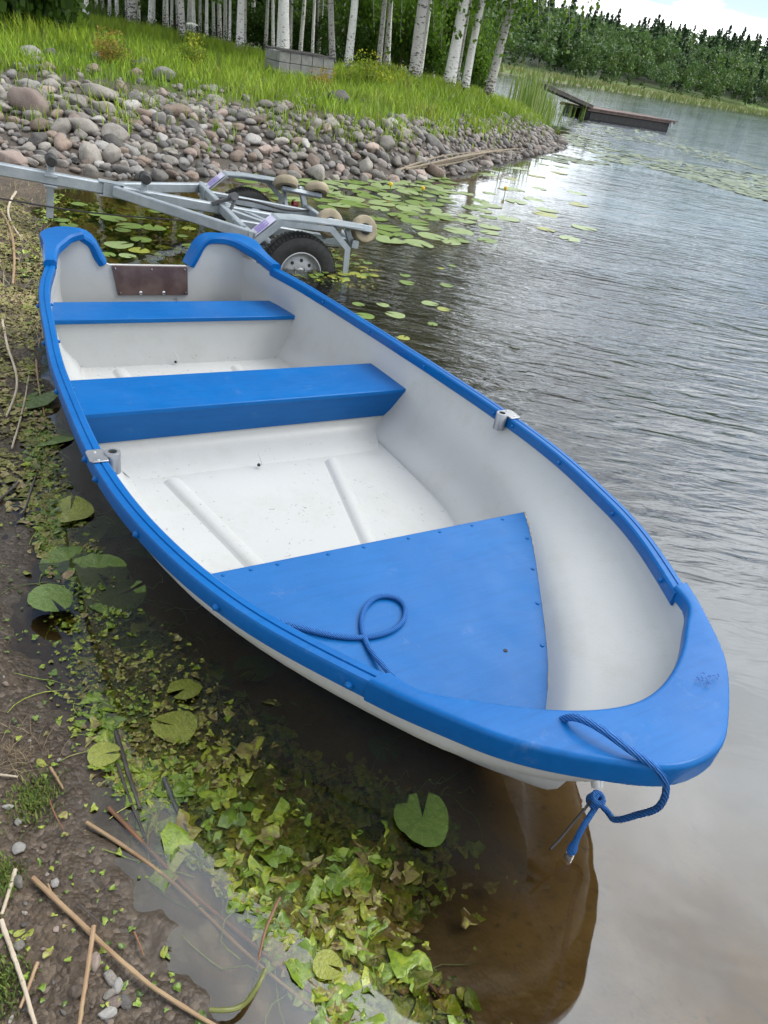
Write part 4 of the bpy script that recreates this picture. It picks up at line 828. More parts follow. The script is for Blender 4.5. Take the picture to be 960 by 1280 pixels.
und = [(452, 55, 29, 1.3, 2.6), (515, 70, 29.5, 1.3, 2.8), (572, 82, 28, 1.2, 2.7), (598, 92, 31, .9, 2.2), (545, 75, 34, 1.6, 3.4), (485, 65, 33, 1.6, 3.4), (130, 30, 34, 1.6, 2.0), (215, 35, 33, 1.7, 1.9), (270, 40, 36, 2.0, 2.2), (330, 45, 30, 1.4, 1.5), (375, 55, 32, 1.6, 1.6), (430, 60, 28, 1.3, 1.5), (465, 60, 30, 1.6, 2.2), (500, 72, 27, 1.3, 2.1), (535, 78, 27, 1.4, 2.0), (555, 80, 30, 1.5, 2.6), (590, 92, 30, 1.0, 1.3), (175, 30, 38, 2.0, 2.3), (300, 42, 40, 2.2, 2.4), (405, 55, 38, 2.2, 2.5), (20, 5, 30, 2.2, 3.2), (80, 15, 33, 2.2, 3.0)]
for i, (u, v, y, w_, h_) in enumerate(und):
    p = atdepth(u, v, y); light = 440 < u < 600
    shrub('sapling' if light else 'undergrowth_shrub', p[0], p[1], w_, h_, M_undl if light else M_shrubleaf, 106 if light else 105, 'fresh green leafy sapling between the birches near the point' if light else 'dark green undergrowth shrub among the birch trunks', 2600, .075, 'undergrowth between the birches')
# white umbel by the yellow shrub
p = gland(239, 80); gz = land(p[0], p[1]); m = MB(); m.tube([(0, 0, -.1), (.01, 0, .3), (.0, .02, .62)], [.010, .008, .006], 6)
um = m.build('umbel_flower', M_undl, label='white umbel flower on a tall stalk behind the yellow shrub', cat='flower'); um.location = (p[0], p[1], gz)
n = 90; a = R.uniform(0, 6.28, n); q_ = np.sqrt(R.uniform(0, 1, n)) * .11; Cn = np.stack([np.cos(a) * q_, .02 + np.sin(a) * q_, .63 + .03 * (1 - (q_ / .11) ** 2)], 1)
me = clump_mesh('flower_head', Cn, np.full(n, .03), foliage('white_petal', [(.55, .55, .5), (.75, .75, .7)], .3), R.uniform(0, 1, n)); meshobj('flower_head', me, um)
# grey block wall in the grass
bc = atdepth(346, 88, 16.0); bd = atdepth(414, 96, 16.6); bx = Vector((bd[0] - bc[0], bd[1] - bc[1], 0)); Lb = bx.length; bx.normalize(); by = Vector((-bx.y, bx.x, 0)); gz = land(bc[0], bc[1])
wall = empty('block_wall', Matrix(((bx.x, by.x, 0, bc[0]), (bx.y, by.y, 0, bc[1]), (0, 0, 1, gz + .16), (0, 0, 0, 1))), label='low grey concrete block wall standing in the grass in front of the birches', cat='wall')
m = MB(); M_block = simple('grey_block', (.20, .20, .19), (.285, .28, .265), 9, .9, .6, 60, .01)
nb = 5
for k in range(nb):
    for r_ in range(2):
        for y in (0, .62):
            if r_ == 0: m.box(((k + .5) * Lb / nb, y, -.085), (Lb / nb - .008, .15, .167))
            m.box(((k + .5) * Lb / nb, y, .09 + r_ * .175), (Lb / nb - .008, .15, .167))
for x in (.075, Lb - .075):
    for r_ in range(2): m.box((x, .31, .09 + r_ * .175), (.15, .455, .167))
bevel(m.build('blocks', M_block, wall), .01)
m = MB(); m.box((Lb / 2, .0, .372), (Lb + .03, .19, .028)); m.box((Lb / 2, .62, .372), (Lb + .03, .19, .028)); bevel(m.build('coping', simple('dark_coping', (.05, .048, .045), (.085, .08, .075), 15, .9, .4), wall), .004)

# ------------------------------------------------------------------ birches
def bark(name, light, dark, amt):
    t = NT(name); v = t.objco(); n = t.noise(1, t.mapv(v, scale=(9, 9, 22)), 6, .7); b2 = t.noise(1, t.mapv(v, scale=(5, 5, 3.4)), 4, .6); fine = t.noise(1, t.mapv(v, scale=(20, 20, 70)), 3, .6)
    sx = t.new('SeparateXYZ'); t.put(sx.inputs[0], v)
    basem = t.ramp(sx.outputs[2], [(.0, 1), (.9, 0)]); basem.node.color_ramp.interpolation = 'EASE'
    col = t.mix(t.ramp(b2, [(.3, 0), (.7, 1)]), light, tuple(x * .78 for x in light))
    f_ = t.math('ADD', n, t.math('MULTIPLY', t.math('MULTIPLY', basem, t.noise(1, t.mapv(v, scale=(4, 4, 2.4)), 4)), .28))
    col = t.mix(t.ramp(f_, [(amt, 0), (amt + .06, 1)]), col, dark); col = t.mix(t.ramp(fine, [(.62, 0), (.72, .6)]), col, (.22, .20, .19))
    return t.bsdf(col, .8, t.bump(n, .5, .02))
M_bark = bark('birch_bark', (.78, .76, .73), (.035, .032, .03), .585); M_barkg = bark('grey_birch_bark', (.50, .475, .45), (.05, .046, .042), .545)
def trunk_mesh(seed, mat, limbs=True):
    rg = random.Random(seed); m = MB(); Hh_ = 13; pts = []; a = rg.uniform(0, 6.28); b = rg.uniform(.05, .22); rr_ = []
    for k in range(19):
        t_ = k / 18; z = t_ * Hh_ - .25; pts.append((b * math.sin(t_ * 4 + a) + .03 * math.sin(t_ * 17 + a * 3) - b * math.sin(a), b * math.cos(t_ * 3.3 + a * 2) - b * math.cos(a * 2), z)); rr_.append((1 - t_) ** .8 * .112 + .012 + .07 * math.exp(-max(z, 0) * 3.2))
    m.tube(pts, rr_, 12, jit=.05)
    if limbs:
        for k in range(16):
            t_ = rg.uniform(.30, .9); i = int(t_ * 18); p = Vector(pts[i]); an = rg.uniform(0, 6.28); L_ = lerp(2.2, .7, t_); d_ = Vector((math.cos(an), math.sin(an), .75))
            m.tube([p, p + d_ * L_ * .4, p + Vector((d_.x, d_.y, .35)) * L_ * .9, p + Vector((d_.x * 1.25, d_.y * 1.25, .1)) * L_], [.032, .022, .013, .005], 6)
    return m.mesh('trunk', mat)
def crown_geo(seed, low, n_str, R0):
    rg = np.random.default_rng(seed); C_ = []; rn = []
    for k in range(n_str):
        t_ = rg.uniform(0, 1) ** .9; z = lerp(low, 13.0, t_); an = rg.uniform(0, 2 * PI); rmax = R0 * math.sin(PI * min(1, .16 + .84 * (1 - t_)) ** .8) * .98 + .25; q_ = rmax * rg.uniform(.25, 1) ** .7
        hang = rg.uniform(.4, 1.5) * (1 - .4 * t_); m_ = int(rg.uniform(9, 20)); s_ = rg.uniform(0, 1, m_); dx, dy = math.cos(an), math.sin(an); ctr = np.array([dx * q_, dy * q_, z + .35])
        P_ = ctr + np.stack([dx * .18 * s_ + rg.normal(0, .10, m_), dy * .18 * s_ + rg.normal(0, .10, m_), -hang * s_ + .15], 1); C_.append(P_); rn.append(np.clip(rg.uniform(.1, .85) + rg.normal(0, .15, m_), 0, 1))
    return np.concatenate(C_), np.concatenate(rn), rg
TR = [trunk_mesh(s, M_bark) for s in (1, 2, 3, 4)]; TRG = [trunk_mesh(s, M_barkg) for s in (5, 6, 7)]
CR = []
for s, low, ns, R0 in ((1, 2.2, 400, 2.3), (2, 2.8, 380, 2.0), (3, 1.9, 460, 2.6), (4, 3.2, 330, 1.7)):
    C_, rn, rg = crown_geo(s, low, ns, R0); CR.append(clump_mesh('crown', C_, np.full(len(C_), .125), M_birchleaf, rn, rg, .5))
def birch(u, v, y, ut, wpx, grey=False, cr=0, label='', group=None, k=0, crown=True):
    p = atdepth(u, v, y); x, y = float(p[0]), float(p[1]); z = land(x, y); q_ = atdepth(ut, 0, y); hh = max(.5, q_[2] - z); lean = math.atan2(q_[0] - x, hh)
    e = empty('birch_tree', loc=(x, y, z), label=label, cat='tree', group=group); e.rotation_euler = (random.uniform(-.02, .02), lean, 0)
    r_ = wpx / F * math.hypot(x, y) / 2 / .135
    tr = meshobj('trunk', (TRG if grey else TR)[k % (3 if grey else 4)], e); s_ = random.uniform(.86, 1.08); tr.scale = (r_, r_, s_); tr.rotation_euler = (0, 0, random.uniform(0, 6.28))
    if crown:
        c = meshobj('crown', CR[cr], e); LAST.append((e, x, y, z, lean)); c.scale = (s_ * random.uniform(.9, 1.1),) * 2 + (s_,); c.rotation_euler = (0, 0, random.uniform(0, 6.28))
    return e
LAST = []
FB = [(608, 122, 22.4, 641, 10, True, 2, 'grey birch leaning out over the water at the tip of the point'), (582, 103, 22.0, 610, 9, False, 0, 'white birch with black patches leaning right, second from the tip of the point'), (563, 101, 21.4, 580, 13, False, 2, 'thick white birch third from the tip of the point'), (570, 97, 22.6, 590, 7, True, 1, 'thinner grey birch close behind the thick white one near the point'),
      (518, 97, 21.0, 530, 13, True, 0, 'dark grey thick birch leaning slightly in the middle of the lawn edge'), (526, 88, 23.5, 536, 5, False, 1, 'slim pale birch just behind the dark grey one'), (474, 84, 23, 482, 6, True, 3, 'left stem of three thin birches standing close together'), (481, 87, 23.2, 487, 5, True, 3, 'middle stem of three thin birches standing close together'), (487, 78, 25, 490, 4, False, 3, 'right stem of three thin birches standing close together'),
      (435, 81, 21, 438, 9, False, 1, 'bright white birch right of the block wall'), (356, 66, 19.2, 356, 11, False, 0, 'thick bright white birch growing behind the block wall'), (350, 64, 20.2, 351, 6, False, 3, 'slim white birch hugging the left side of the thick one behind the block wall'), (418, 68, 22.5, 414, 7, True, 1, 'crooked grey birch above the right end of the block wall'),
      (229, 47, 20.5, 227, 7, True, 1, 'greyish birch behind the white umbel flower'), (108, 35, 22, 107, 6, False, 3, 'white birch at the left end of the stand beside the shrubs'), (165, 34, 23.5, 164, 9, True, 1, 'thick grey birch left of the orange shrub top'), (300, 44, 21.5, 300, 8, False, 1, 'white birch midway between umbel flower and block wall'), (306, 42, 24, 306, 4, True, 3, 'dark thin stem right beside the midway white birch')]
for i, (u, v, y, ut, w_, g_, c_, lab) in enumerate(FB): birch(u, v, y, ut, w_, g_, c_, lab, 'birches on the point', i)
BB = [(122, 26, 27), (130, 24, 31), (137, 24, 29), (147, 26, 27), (160, 27, 26), (187, 33, 25), (192, 28, 30), (205, 30, 26), (209, 30, 29), (214, 30, 31), (223, 28, 28), (236, 35, 31), (243, 36, 27), (250, 36, 30), (258, 36, 27), (267, 36, 32), (275, 40, 28), (282, 42, 31), (287, 50, 24), (333, 45, 27), (338, 46, 31), (343, 46, 25), (364, 52, 26), (377, 54, 27), (392, 55, 26), (396, 58, 32), (426, 62, 31), (445, 62, 33), (400, 50, 36), (316, 45, 35), (172, 24, 36), (100, 20, 32), (70, 15, 34), (30, 5, 31), (-20, 0, 30), (-70, -5, 27), (460, 70, 34), (500, 75, 33), (545, 85, 33)]
for i, (u, v, y) in enumerate(BB):
    birch(u, v, y, u + (u - 300) * .012 + random.uniform(-2, 3), random.uniform(2.8, 4.8), i % 3 == 1, i % 4, 'slender pale birch in the crowded stand behind' if i % 3 != 1 else 'slender grey birch in the crowded stand behind', 'slender birches in the crowded stand', i)
# a low branch of the leaning birch hangs over the water
e, bx_, by_, bz_, bl_ = LAST[0]; Me = Matrix.Translation((bx_, by_, bz_)) @ e.rotation_euler.to_matrix().to_4x4(); Mi = Me.inverted(); rg = np.random.default_rng(77); C_ = []; rn = []; m = MB()
root_ = Me @ Vector((0, 0, 4.2))
for (u, v0, v1, y) in [(655, -60, 14, 21.5), (672, -70, 30, 21), (690, -70, 48, 20.5), (705, -80, 20, 21), (722, -80, 44, 20), (738, -80, 32, 20.5), (748, -90, 16, 20), (712, -70, 62, 20.3), (640, -60, 26, 21.5), (620, -50, 50, 22.5), (600, -50, 40, 22.8), (556, -50, 62, 22.2), (540, -60, 40, 22), (505, -50, 50, 22.4), (488, -50, 66, 22.6), (466, -60, 40, 22.2)]:
    a = Vector(atdepth(u, v0, y)); b = Vector(atdepth(u + rg.uniform(-6, 6), v1, y)); k_ = 34
    for t_ in np.linspace(0, 1, k_): C_.append(np.array(Mi @ a.lerp(b, t_)) + rg.normal(0, .13 * (1.15 - t_), 3)); rn.append(np.clip(rg.uniform(.25, 1), 0, 1))
    m.tube([Mi @ root_, Mi @ (root_.lerp(a, .6) + Vector((0, 0, .3))), Mi @ a, Mi @ b], [.03, .018, .010, .004], 5)
meshobj('hanging_leaves', clump_mesh('hanging_leaves', np.array(C_), np.full(len(C_), .115), M_birchleaf, np.array(rn), rg, .6), e); meshobj('hanging_branch', m.mesh('hanging_branch', M_barkg), e)
# dark spruces closing the view behind the birches
def spruce_geo(seed, Hs, tiers, rg=None):
    rg = np.random.default_rng(seed); C_ = []; rn = []
    for k in range(tiers):
        t_ = k / tiers; z = Hs * (.06 + .94 * t_); rad_ = Hs * .19 * (1 - t_) ** .85 + .12; nb_ = int(9 + 8 * (1 - t_))
        for j in range(nb_):
            an = rg.uniform(0, 2 * PI); m_ = 9; s_ = np.linspace(.15, 1, m_); P_ = np.stack([np.cos(an) * rad_ * s_, np.sin(an) * rad_ * s_, z - .22 * rad_ * s_ ** 1.5 + rg.normal(0, .06, m_)], 1) + rg.normal(0, .10, (m_, 3)); C_.append(P_); rn.append(np.clip(rg.uniform(.1, .8) + .25 * (s_ - .5), 0, 1))
    return np.concatenate(C_), np.concatenate(rn), rg
C_, rn, rg = spruce_geo(3, 14, 30); SPR = clump_mesh('crown', C_, np.full(len(C_), .42), M_spruce, rn, rg, .3)
m = MB(); m.tube([(0, 0, -.3), (0, 0, 7), (0, 0, 13.6)], [.17, .1, .02], 8); SPT = m.mesh('trunk', simple('spruce_bark', (.07, .055, .045), (.11, .09, .075), 12, .9, .5))
for i in range(34):
    u = -120 + i * 20 + random.uniform(-9, 9); y = random.uniform(38, 54); p = atdepth(u, 30, y); 
    if sdist(np.array([[p[0], p[1]]]), NEAR)[0] < .6:
        continue
    e = empty('spruce_tree', loc=(p[0], p[1], land(p[0], p[1])), rz=random.uniform(0, 6), label='dark spruce standing behind the birch trunks', cat='tree', group='spruces behind the birches'); s_ = random.uniform(.8, 1.15); e.scale = (s_ * 1.15, s_ * 1.15, s_)
    meshobj('trunk', SPT, e); meshobj('crown', SPR, e)

# ------------------------------------------------------------------ floating dock and gangway
M_plank = NT('weathered_planks'); v = M_plank.objco(); c_ = M_plank.mix(M_plank.ramp(M_plank.noise(1, M_plank.mapv(v, scale=(9, 1, 1)), 4), [(.35, 0), (.65, 1)]), (.16, .115, .10), (.24, .185, .165)); M_plank = M_plank.bsdf(c_, .85, M_plank.bump(M_plank.noise(40, v), .3))
M_tar = simple('dark_float', (.018, .018, .02), (.035, .033, .032), 8, .6, .3)
d0 = Vector((6.25, 40.2, 0)); d1 = Vector((10.6, 42.44, 0)); dx_ = (d1 - d0).normalized(); Ld = (d1 - d0).length; dy_ = Vector((-dx_.y, dx_.x, 0))
dock = empty('floating_dock', Matrix(((dx_.x, dy_.x, 0, d0.x), (dx_.y, dy_.y, 0, d0.y), (0, 0, 1, 0), (0, 0, 0, 1))), label='dark floating dock with a reddish brown plank deck out on the water', cat='dock')
m = MB(); n = 34
for k in range(n): m.box((-.1 + (k + .5) * (Ld + .45) / n, 1.1, .43 + random.uniform(-.004, .004)), ((Ld + .45) / n - .012, 2.5, .035))
m.build('deck', M_plank, dock)
m = MB(); m.box((Ld / 2, -.08, .36), (Ld + .4, .05, .10)); m.box((Ld / 2, 2.28, .36), (Ld + .4, .05, .10)); m.build('fascia', M_plank, dock)
for y in (.35, 1.85):
    m = MB(); m.box((Ld / 2, y, .06), (Ld - .05, .75, .5)); bevel(m.build('float', M_tar, dock), .05)
m = MB(); m.box((Ld - .02, -.13, .28), (.09, .05, .22)); m.build('fender_post', M_alu, dock)
g0 = atdepth(676, 106, 33.5); g0z = float(g0[2]) - .02; gang = MB(); ga = Vector((g0[0], 33.5, g0z)); gb = Vector((d0.x - .05, d0.y + .25, .46))
for s_ in (-.16, .16): gang.beam(ga + Vector((s_, 0, 0)), gb + Vector((s_, 0, 0)), .07, .12)
gw = gang.build('gangway', simple('tarred_timber', (.022, .02, .02), (.045, .04, .037), 10, .8, .3), label='dark narrow gangway sloping from the point down to the floating dock', cat='gangway')
m = MB(); m.beam(ga + Vector((-.15, .1, -1.8)), ga + Vector((-.15, .1, .05)), .10, .10, (1, 0, 0)); m.beam(ga + Vector((.15, .1, -1.8)), ga + Vector((.15, .1, .05)), .10, .10, (1, 0, 0)); m.build('post', M_tar, gw); m = MB(); gd = (gb - ga); 
for k in range(30): m.box(ga + gd * ((k + .5) / 30) + Vector((0, 0, .078)), (.40, gd.length / 30 - .02, .03))
m.build('tread', M_plank, gw)

# ------------------------------------------------------------------ far shore: forest and reed belt
def far_forest():
    rg = np.random.default_rng(5); protos = []
    for s in range(4):                                             # spruces
        C_ = []; rn = []; N_ = 190
        t_ = rg.uniform(0, 1, N_) ** .8; a = rg.uniform(0, 2 * PI, N_); tier = np.floor(t_ * 11) / 11; rad_ = (1 - t_) ** .8 * 3.1 * (1 - .45 * (t_ - tier) * 11) * rg.uniform(.5, 1, N_) + .15
        protos.append((np.stack([np.cos(a) * rad_, np.sin(a) * rad_, 1.0 + t_ * 16.5], 1), rg.uniform(0, .34, N_), .95))
    for s in range(4):                                             # broad-leaved trees
        C_ = []; rn = []
        for k in range(9):
            c = np.array([rg.normal(0, 1.5), rg.normal(0, 1.5), rg.uniform(3.5, 13)]); m_ = 26; d = rdir(m_, rg); C_.append(c + d * rg.uniform(.8, 2.1, m_)[:, None]); rn.append(np.clip(np.full(m_, rg.uniform(.45, .9)) + rg.normal(0, .06, m_), .4, 1))
        protos.append((np.concatenate(C_), np.concatenate(rn), 1.0))
    P_ = np.stack([R.uniform(-260, 420, 9000), R.uniform(150, 620, 9000)], 1); f = sdist(P_, FAR); ux_ = P_[:, 0] / P_[:, 1]; k = (f > 26) & (f < 175) & (ux_ > -.75) & (ux_ < .62); P_, f = P_[k], f[k]
    k = R.uniform(0, 1, len(P_)) < np.interp(f, [26, 60, 175], [1, .75, .35]); P_, f = P_[k], f[k]; hz_ = hland(P_, False)
    V_, r_, s_ = [], [], []
    for (x, y), z, ff in zip(P_, hz_, f):
        con = rg.uniform() < (.12 if ff < 60 else .36); i = int(rg.integers(4)) + (0 if con else 4); c, rn, sz = protos[i]; sc = rg.uniform(.75, 1.2) * (.75 if ff < 40 else 1); a = rg.uniform(0, 6.28); ca, sa = math.cos(a), math.sin(a)
        V_.append(np.stack([(c[:, 0] * ca - c[:, 1] * sa) * sc + x, (c[:, 0] * sa + c[:, 1] * ca) * sc + y, c[:, 2] * sc + z], 1)); r_.append(rn + rg.normal(0, .04)); s_.append(np.full(len(c), sz * sc * 1.25))
    V_ = np.concatenate(V_); me = clump_mesh('far_forest', V_, np.concatenate(s_), foliage('far_forest_leaf', [(.018, .042, .016), (.034, .075, .022), (.050, .105, .027), (.075, .140, .032), (.11, .18, .04)], .35, .5, .2), np.concatenate(r_), rg, .3)
    meshobj('far_forest', me, label='mixed forest along the far shore of the lake', cat='forest', kind='stuff')
far_forest()
P_ = np.stack([R.uniform(-150, 330, 60000), R.uniform(140, 560, 60000)], 1); f = sdist(P_, FAR); k = (f > -4) & (f < 26); P_, f = P_[k], f[k]
meshobj('far_reeds', blade_mesh('far_reeds', np.column_stack([P_, np.maximum(hland(P_, False), -.2)]), R.uniform(.8, 1.5, len(P_)) * np.interp(f, [-4, 4, 26], [.8, 1, .8]), np.full(len(P_), .55), .2, M_reedfar, np.clip(np.interp(f, [-4, 22], [.15, .85]) + R.normal(0, .15, len(P_)), 0, 1)), label='pale green reed belt along the far shore', cat='reeds', kind='stuff')
P_ = np.stack([R.uniform(-60, 200, 500), R.uniform(150, 420, 500)], 1); f = sdist(P_, FAR); k = (f > 21) & (f < 34); P_ = P_[k]
C_ = []; rn = []
for x, y in P_[:110]:
    z = land(x, y); d = rdir(30); C_.append(np.array([x, y, z + 1.0]) + d * np.array([1.6, 1.6, 1.4]) * R.uniform(.5, 1, 30)[:, None]); rn.append(R.uniform(.2, .9, 30))
me = clump_mesh('far_bushes', np.concatenate(C_), np.full(sum(map(len, C_)), .8), foliage('far_bush_leaf', [(.03, .055, .015), (.06, .10, .02), (.09, .135, .03)], .3), np.concatenate(rn)); meshobj('far_bushes', me, label='low bushes at the foot of the far forest', cat='bushes', kind='stuff')
# ------------------------------------------------------------------ water-lily pads
def pad_mesh(seed, mat, n=26, curl=.0, notch=.22):
    rg = random.Random(seed); V = [(0, 0, .004)]; fs = []
    for ring in (.5, 1.0):
        for k in range(n):
            a = notch + (2 * PI - 2 * notch) * k / (n - 1); r_ = ring * (1 + (.05 * math.sin(a * 3 + seed) + rg.uniform(-.025, .025)) * ring); dz = curl * ring ** 2 * (math.sin(a * 2 + seed) * .6 + rg.uniform(-.25, .25))
            V.append((math.cos(a) * r_ * 1.12, math.sin(a) * r_, .004 + dz))
    for k in range(n - 1): fs.append((0, 1 + k, 2 + k)); fs.append((1 + k, 1 + n + k, 2 + n + k, 2 + k))
    m = MB(); m.add(V, fs, True); lo = [(x, y, z - .004) for x, y, z in V]; m.add(lo, [f[::-1] for f in fs], True); return m.mesh('lily_pad', mat)
def pad_mat(name, c1, c2, spot, amt=.6, rough=.35):
    t = NT(name); v = t.objco(); rn = t.new('ObjectInfo').outputs['Random']
    vv = t.new('VectorMath', operation='ADD'); t.put(vv.inputs[0], v); cx = t.new('CombineXYZ'); t.put(cx.inputs[0], t.math('MULTIPLY', rn, 30.0)); t.t.links.new(cx.outputs[0], vv.inputs[1])
    col = t.mix(t.ramp(t.noise(2.2, vv.outputs[0], 5, .6), [(.35, 0), (.65, 1)]), c1, c2); col = t.mix(t.ramp(t.noise(6, vv.outputs[0], 6, .7), [(amt, 0), (amt + .07, 1)]), col, spot)
    # veins from the notch
    sx = t.new('SeparateXYZ'); t.put(sx.inputs[0], v); an = t.math('ARCTAN2', sx.outputs[1], sx.outputs[0]); vein = t.math('POWER', t.math('ABSOLUTE', t.math('SINE', t.math('MULTIPLY', an, 9.0))), 14.0)
    col = t.mix(t.math('MULTIPLY', t.math('SUBTRACT', 1.0, t.ramp(vein, [(0, 0), (.06, 1)])), .0), col, c2); col = t.mix(t.math('MULTIPLY', t.ramp(t.math('ABSOLUTE', t.math('SINE', t.math('MULTIPLY', an, 7.0))), [(0, 1), (.10, 0)]), .45), col, tuple(min(1, x * 1.9 + .02) for x in c2))
    return t.bsdf(col, rough, t.bump(t.noise(4, v, 4), .3, .02))
PM = {'green': pad_mat('green_pad', (.10, .17, .03), (.15, .22, .045), (.20, .20, .05)), 'pale green': pad_mat('pale_pad', (.19, .26, .10), (.25, .32, .13), (.16, .20, .06)), 'yellowish': pad_mat('yellow_pad', (.20, .23, .03), (.27, .29, .04), (.14, .11, .03), .58), 'dark green': pad_mat('dark_pad', (.07, .12, .02), (.10, .15, .03), (.10, .085, .03)), 'brown': pad_mat('brown_pad', (.20, .11, .035), (.27, .17, .05), (.10, .06, .03))}
PMS = {(k, c): pad_mesh(k, PM[c], curl=.03) for k in range(3) for c in PM}
pads = []
def pad(x, y, r, c, label, group=None, z=.003, tilt=.02, rz=None, mesh=None):
    o = meshobj('lily_pad', mesh or PMS[(random.randrange(3), c)]); o.location = (x, y, z); o.scale = (r, r, r); o.rotation_euler = (random.uniform(-tilt, tilt), random.uniform(-tilt, tilt), random.uniform(0, 6.28) if rz is None else rz); return tag(o, label, 'lily pad', group)
def spot_ok(x, y, r):
    for a, b, q_ in pads:
        if math.hypot(a - x, b - y) < (r + q_) * .86: return False
    pads.append((x, y, r)); return True
# inside: (photo box, count, size range, colours, where)
def in_boat(x, y):
    q_ = BM.inverted() @ Vector((x, y, 0)); return -.25 < q_.x < 3.15 and abs(q_.y) < float(np.interp(q_.x, [-.2, .1, 1.3, 2, 2.6, 3.1], [.6, .66, .72, .7, .4, .15]))
fields = [((405, 222, 560, 262), 60, (.09, .17), ['pale green', 'green', 'pale green'], 'lily pad in the dense patch beyond the boat trailer', 'lily pads beyond the trailer'),
          ((470, 240, 615, 305), 30, (.09, .16), ['pale green', 'green'], 'lily pad on the open water right of the boat trailer', 'lily pads right of the trailer'),
          ((300, 212, 420, 250), 12, (.09, .15), ['green', 'pale green'], 'lily pad between the trailer wheels and the stone bank', 'lily pads by the bank'),
          ((65, 238, 200, 320), 22, (.05, .10), ['green', 'pale green', 'green', 'yellowish', 'green'], 'lily pad on the shallow water under the drawbar', 'lily pads under the drawbar'),
          ((200, 270, 310, 330), 10, (.04, .08), ['green', 'yellowish'], 'lily pad on the water behind the motor pad', 'lily pads behind the transom'),
          ((385, 318, 470, 352), 30, (.02, .05), ['yellowish', 'green', 'green'], 'small lily pad floating round the near trailer wheel', 'lily pads round the near wheel'),
          ((440, 330, 570, 425), 14, (.03, .065), ['green', 'pale green', 'yellowish', 'green'], 'lily pad scattered on the dark water beside the far gunwale', 'lily pads beside the far gunwale'),
          ((600, 195, 730, 300), 20, (.10, .17), ['pale green', 'yellowish', 'pale green'], 'lily pad on the bright water off the end of the bank', 'lily pads off the bank end')]
for (x0, y0, x1, y1), n, (ra, rb), cs, lab, grp in fields:
    k = 0
    for _ in range(n * 12):
        if k >= n: break
        u, v = random.uniform(x0, x1), random.uniform(y0, y1); p = ground(u, v, 0); r_ = random.uniform(ra, rb)
        if sdist(np.array([[p[0], p[1]]]), NEAR)[0] > -.12 or in_boat(p[0], p[1]) or not spot_ok(p[0], p[1], r_): continue
        c = random.choice(cs); pad(p[0], p[1], r_, c, f'{c} {lab}', grp); k += 1
# pads far out around the dock, too many and too small to count
n = 1500; a = R.uniform(0, 1, n); Pq = np.array([ground(u, v, 0)[:2] for u, v in zip(R.uniform(690, 1000, n), R.uniform(0, 1, n))]) if False else None
uu = R.uniform(640, 1010, n); vv_ = R.uniform(0, 1, n); cen = np.interp(uu, [640, 700, 800, 960], [175, 170, 180, 232]); hw_ = np.interp(uu, [640, 700, 800, 960], [14, 34, 26, 20]); PV = cen + (vv_ - .5) * 2 * hw_
Pq = np.array([ground(a_, b_, 0)[:2] for a_, b_ in zip(uu, PV)]); k = (sdist(Pq, NEAR) < -.4) & (vnoise(Pq, .35, 3) + .3 * vnoise(Pq, 1.1, 8) > .52) & (Pq[:, 1] < 60); Pq = Pq[k]
ns_ = 9; aa = np.linspace(0, 2 * PI, ns_ + 1)[:-1]; rr_ = R.uniform(.09, .17, len(Pq)); V = np.stack([Pq[:, 0, None] + np.cos(aa) * rr_[:, None] * 1.1, Pq[:, 1, None] + np.sin(aa) * rr_[:, None], np.full((len(Pq), ns_), .006) + R.normal(0, .004, (len(Pq), ns_))], -1).reshape(-1, 3)
me = np_mesh('distant_lily_pads', V, np.arange(len(V)).reshape(-1, ns_), foliage('distant_pad', [(.05, .085, .025), (.10, .15, .05), (.16, .21, .09)], .1, .35), True, dict(rnd=np.repeat(R.uniform(0, 1, len(Pq)), ns_))); meshobj('distant_lily_pads', me, label='scattered lily pads out towards the floating dock', cat='lily pads', kind='stuff')
# yellow water-lily flowers
M_yf = simple('yellow_petal', (.70, .42, .01), (.80, .55, .02), 20, .5, .1)
for (u, v, lab) in ((487, 236, 'yellow lily flower among the pads, left of the other two'), (527, 241, 'yellow lily flower standing over the dense pads'), (630, 240, 'yellow lily flower on a bent stalk on the bright water off the bank end')):
    p = ground(u, v + 4, 0); m = MB(); m.tube([(0, 0, -.1), (.01, 0, .03), (.0, .01, .09)], .007, 6); o = m.build('lily_flower', PM['green'], label=lab, cat='flower'); o.location = (p[0], p[1], 0); o.scale = (.7, .7, .8)
    m = MB(); m.lathe([(0, .085), (.022, .088), (.034, .105), (.036, .125), (.028, .140), (.014, .132), (0, .130)], (0, .01, 0), (0, 0, 1), 10); m.build('petals', M_yf, o)

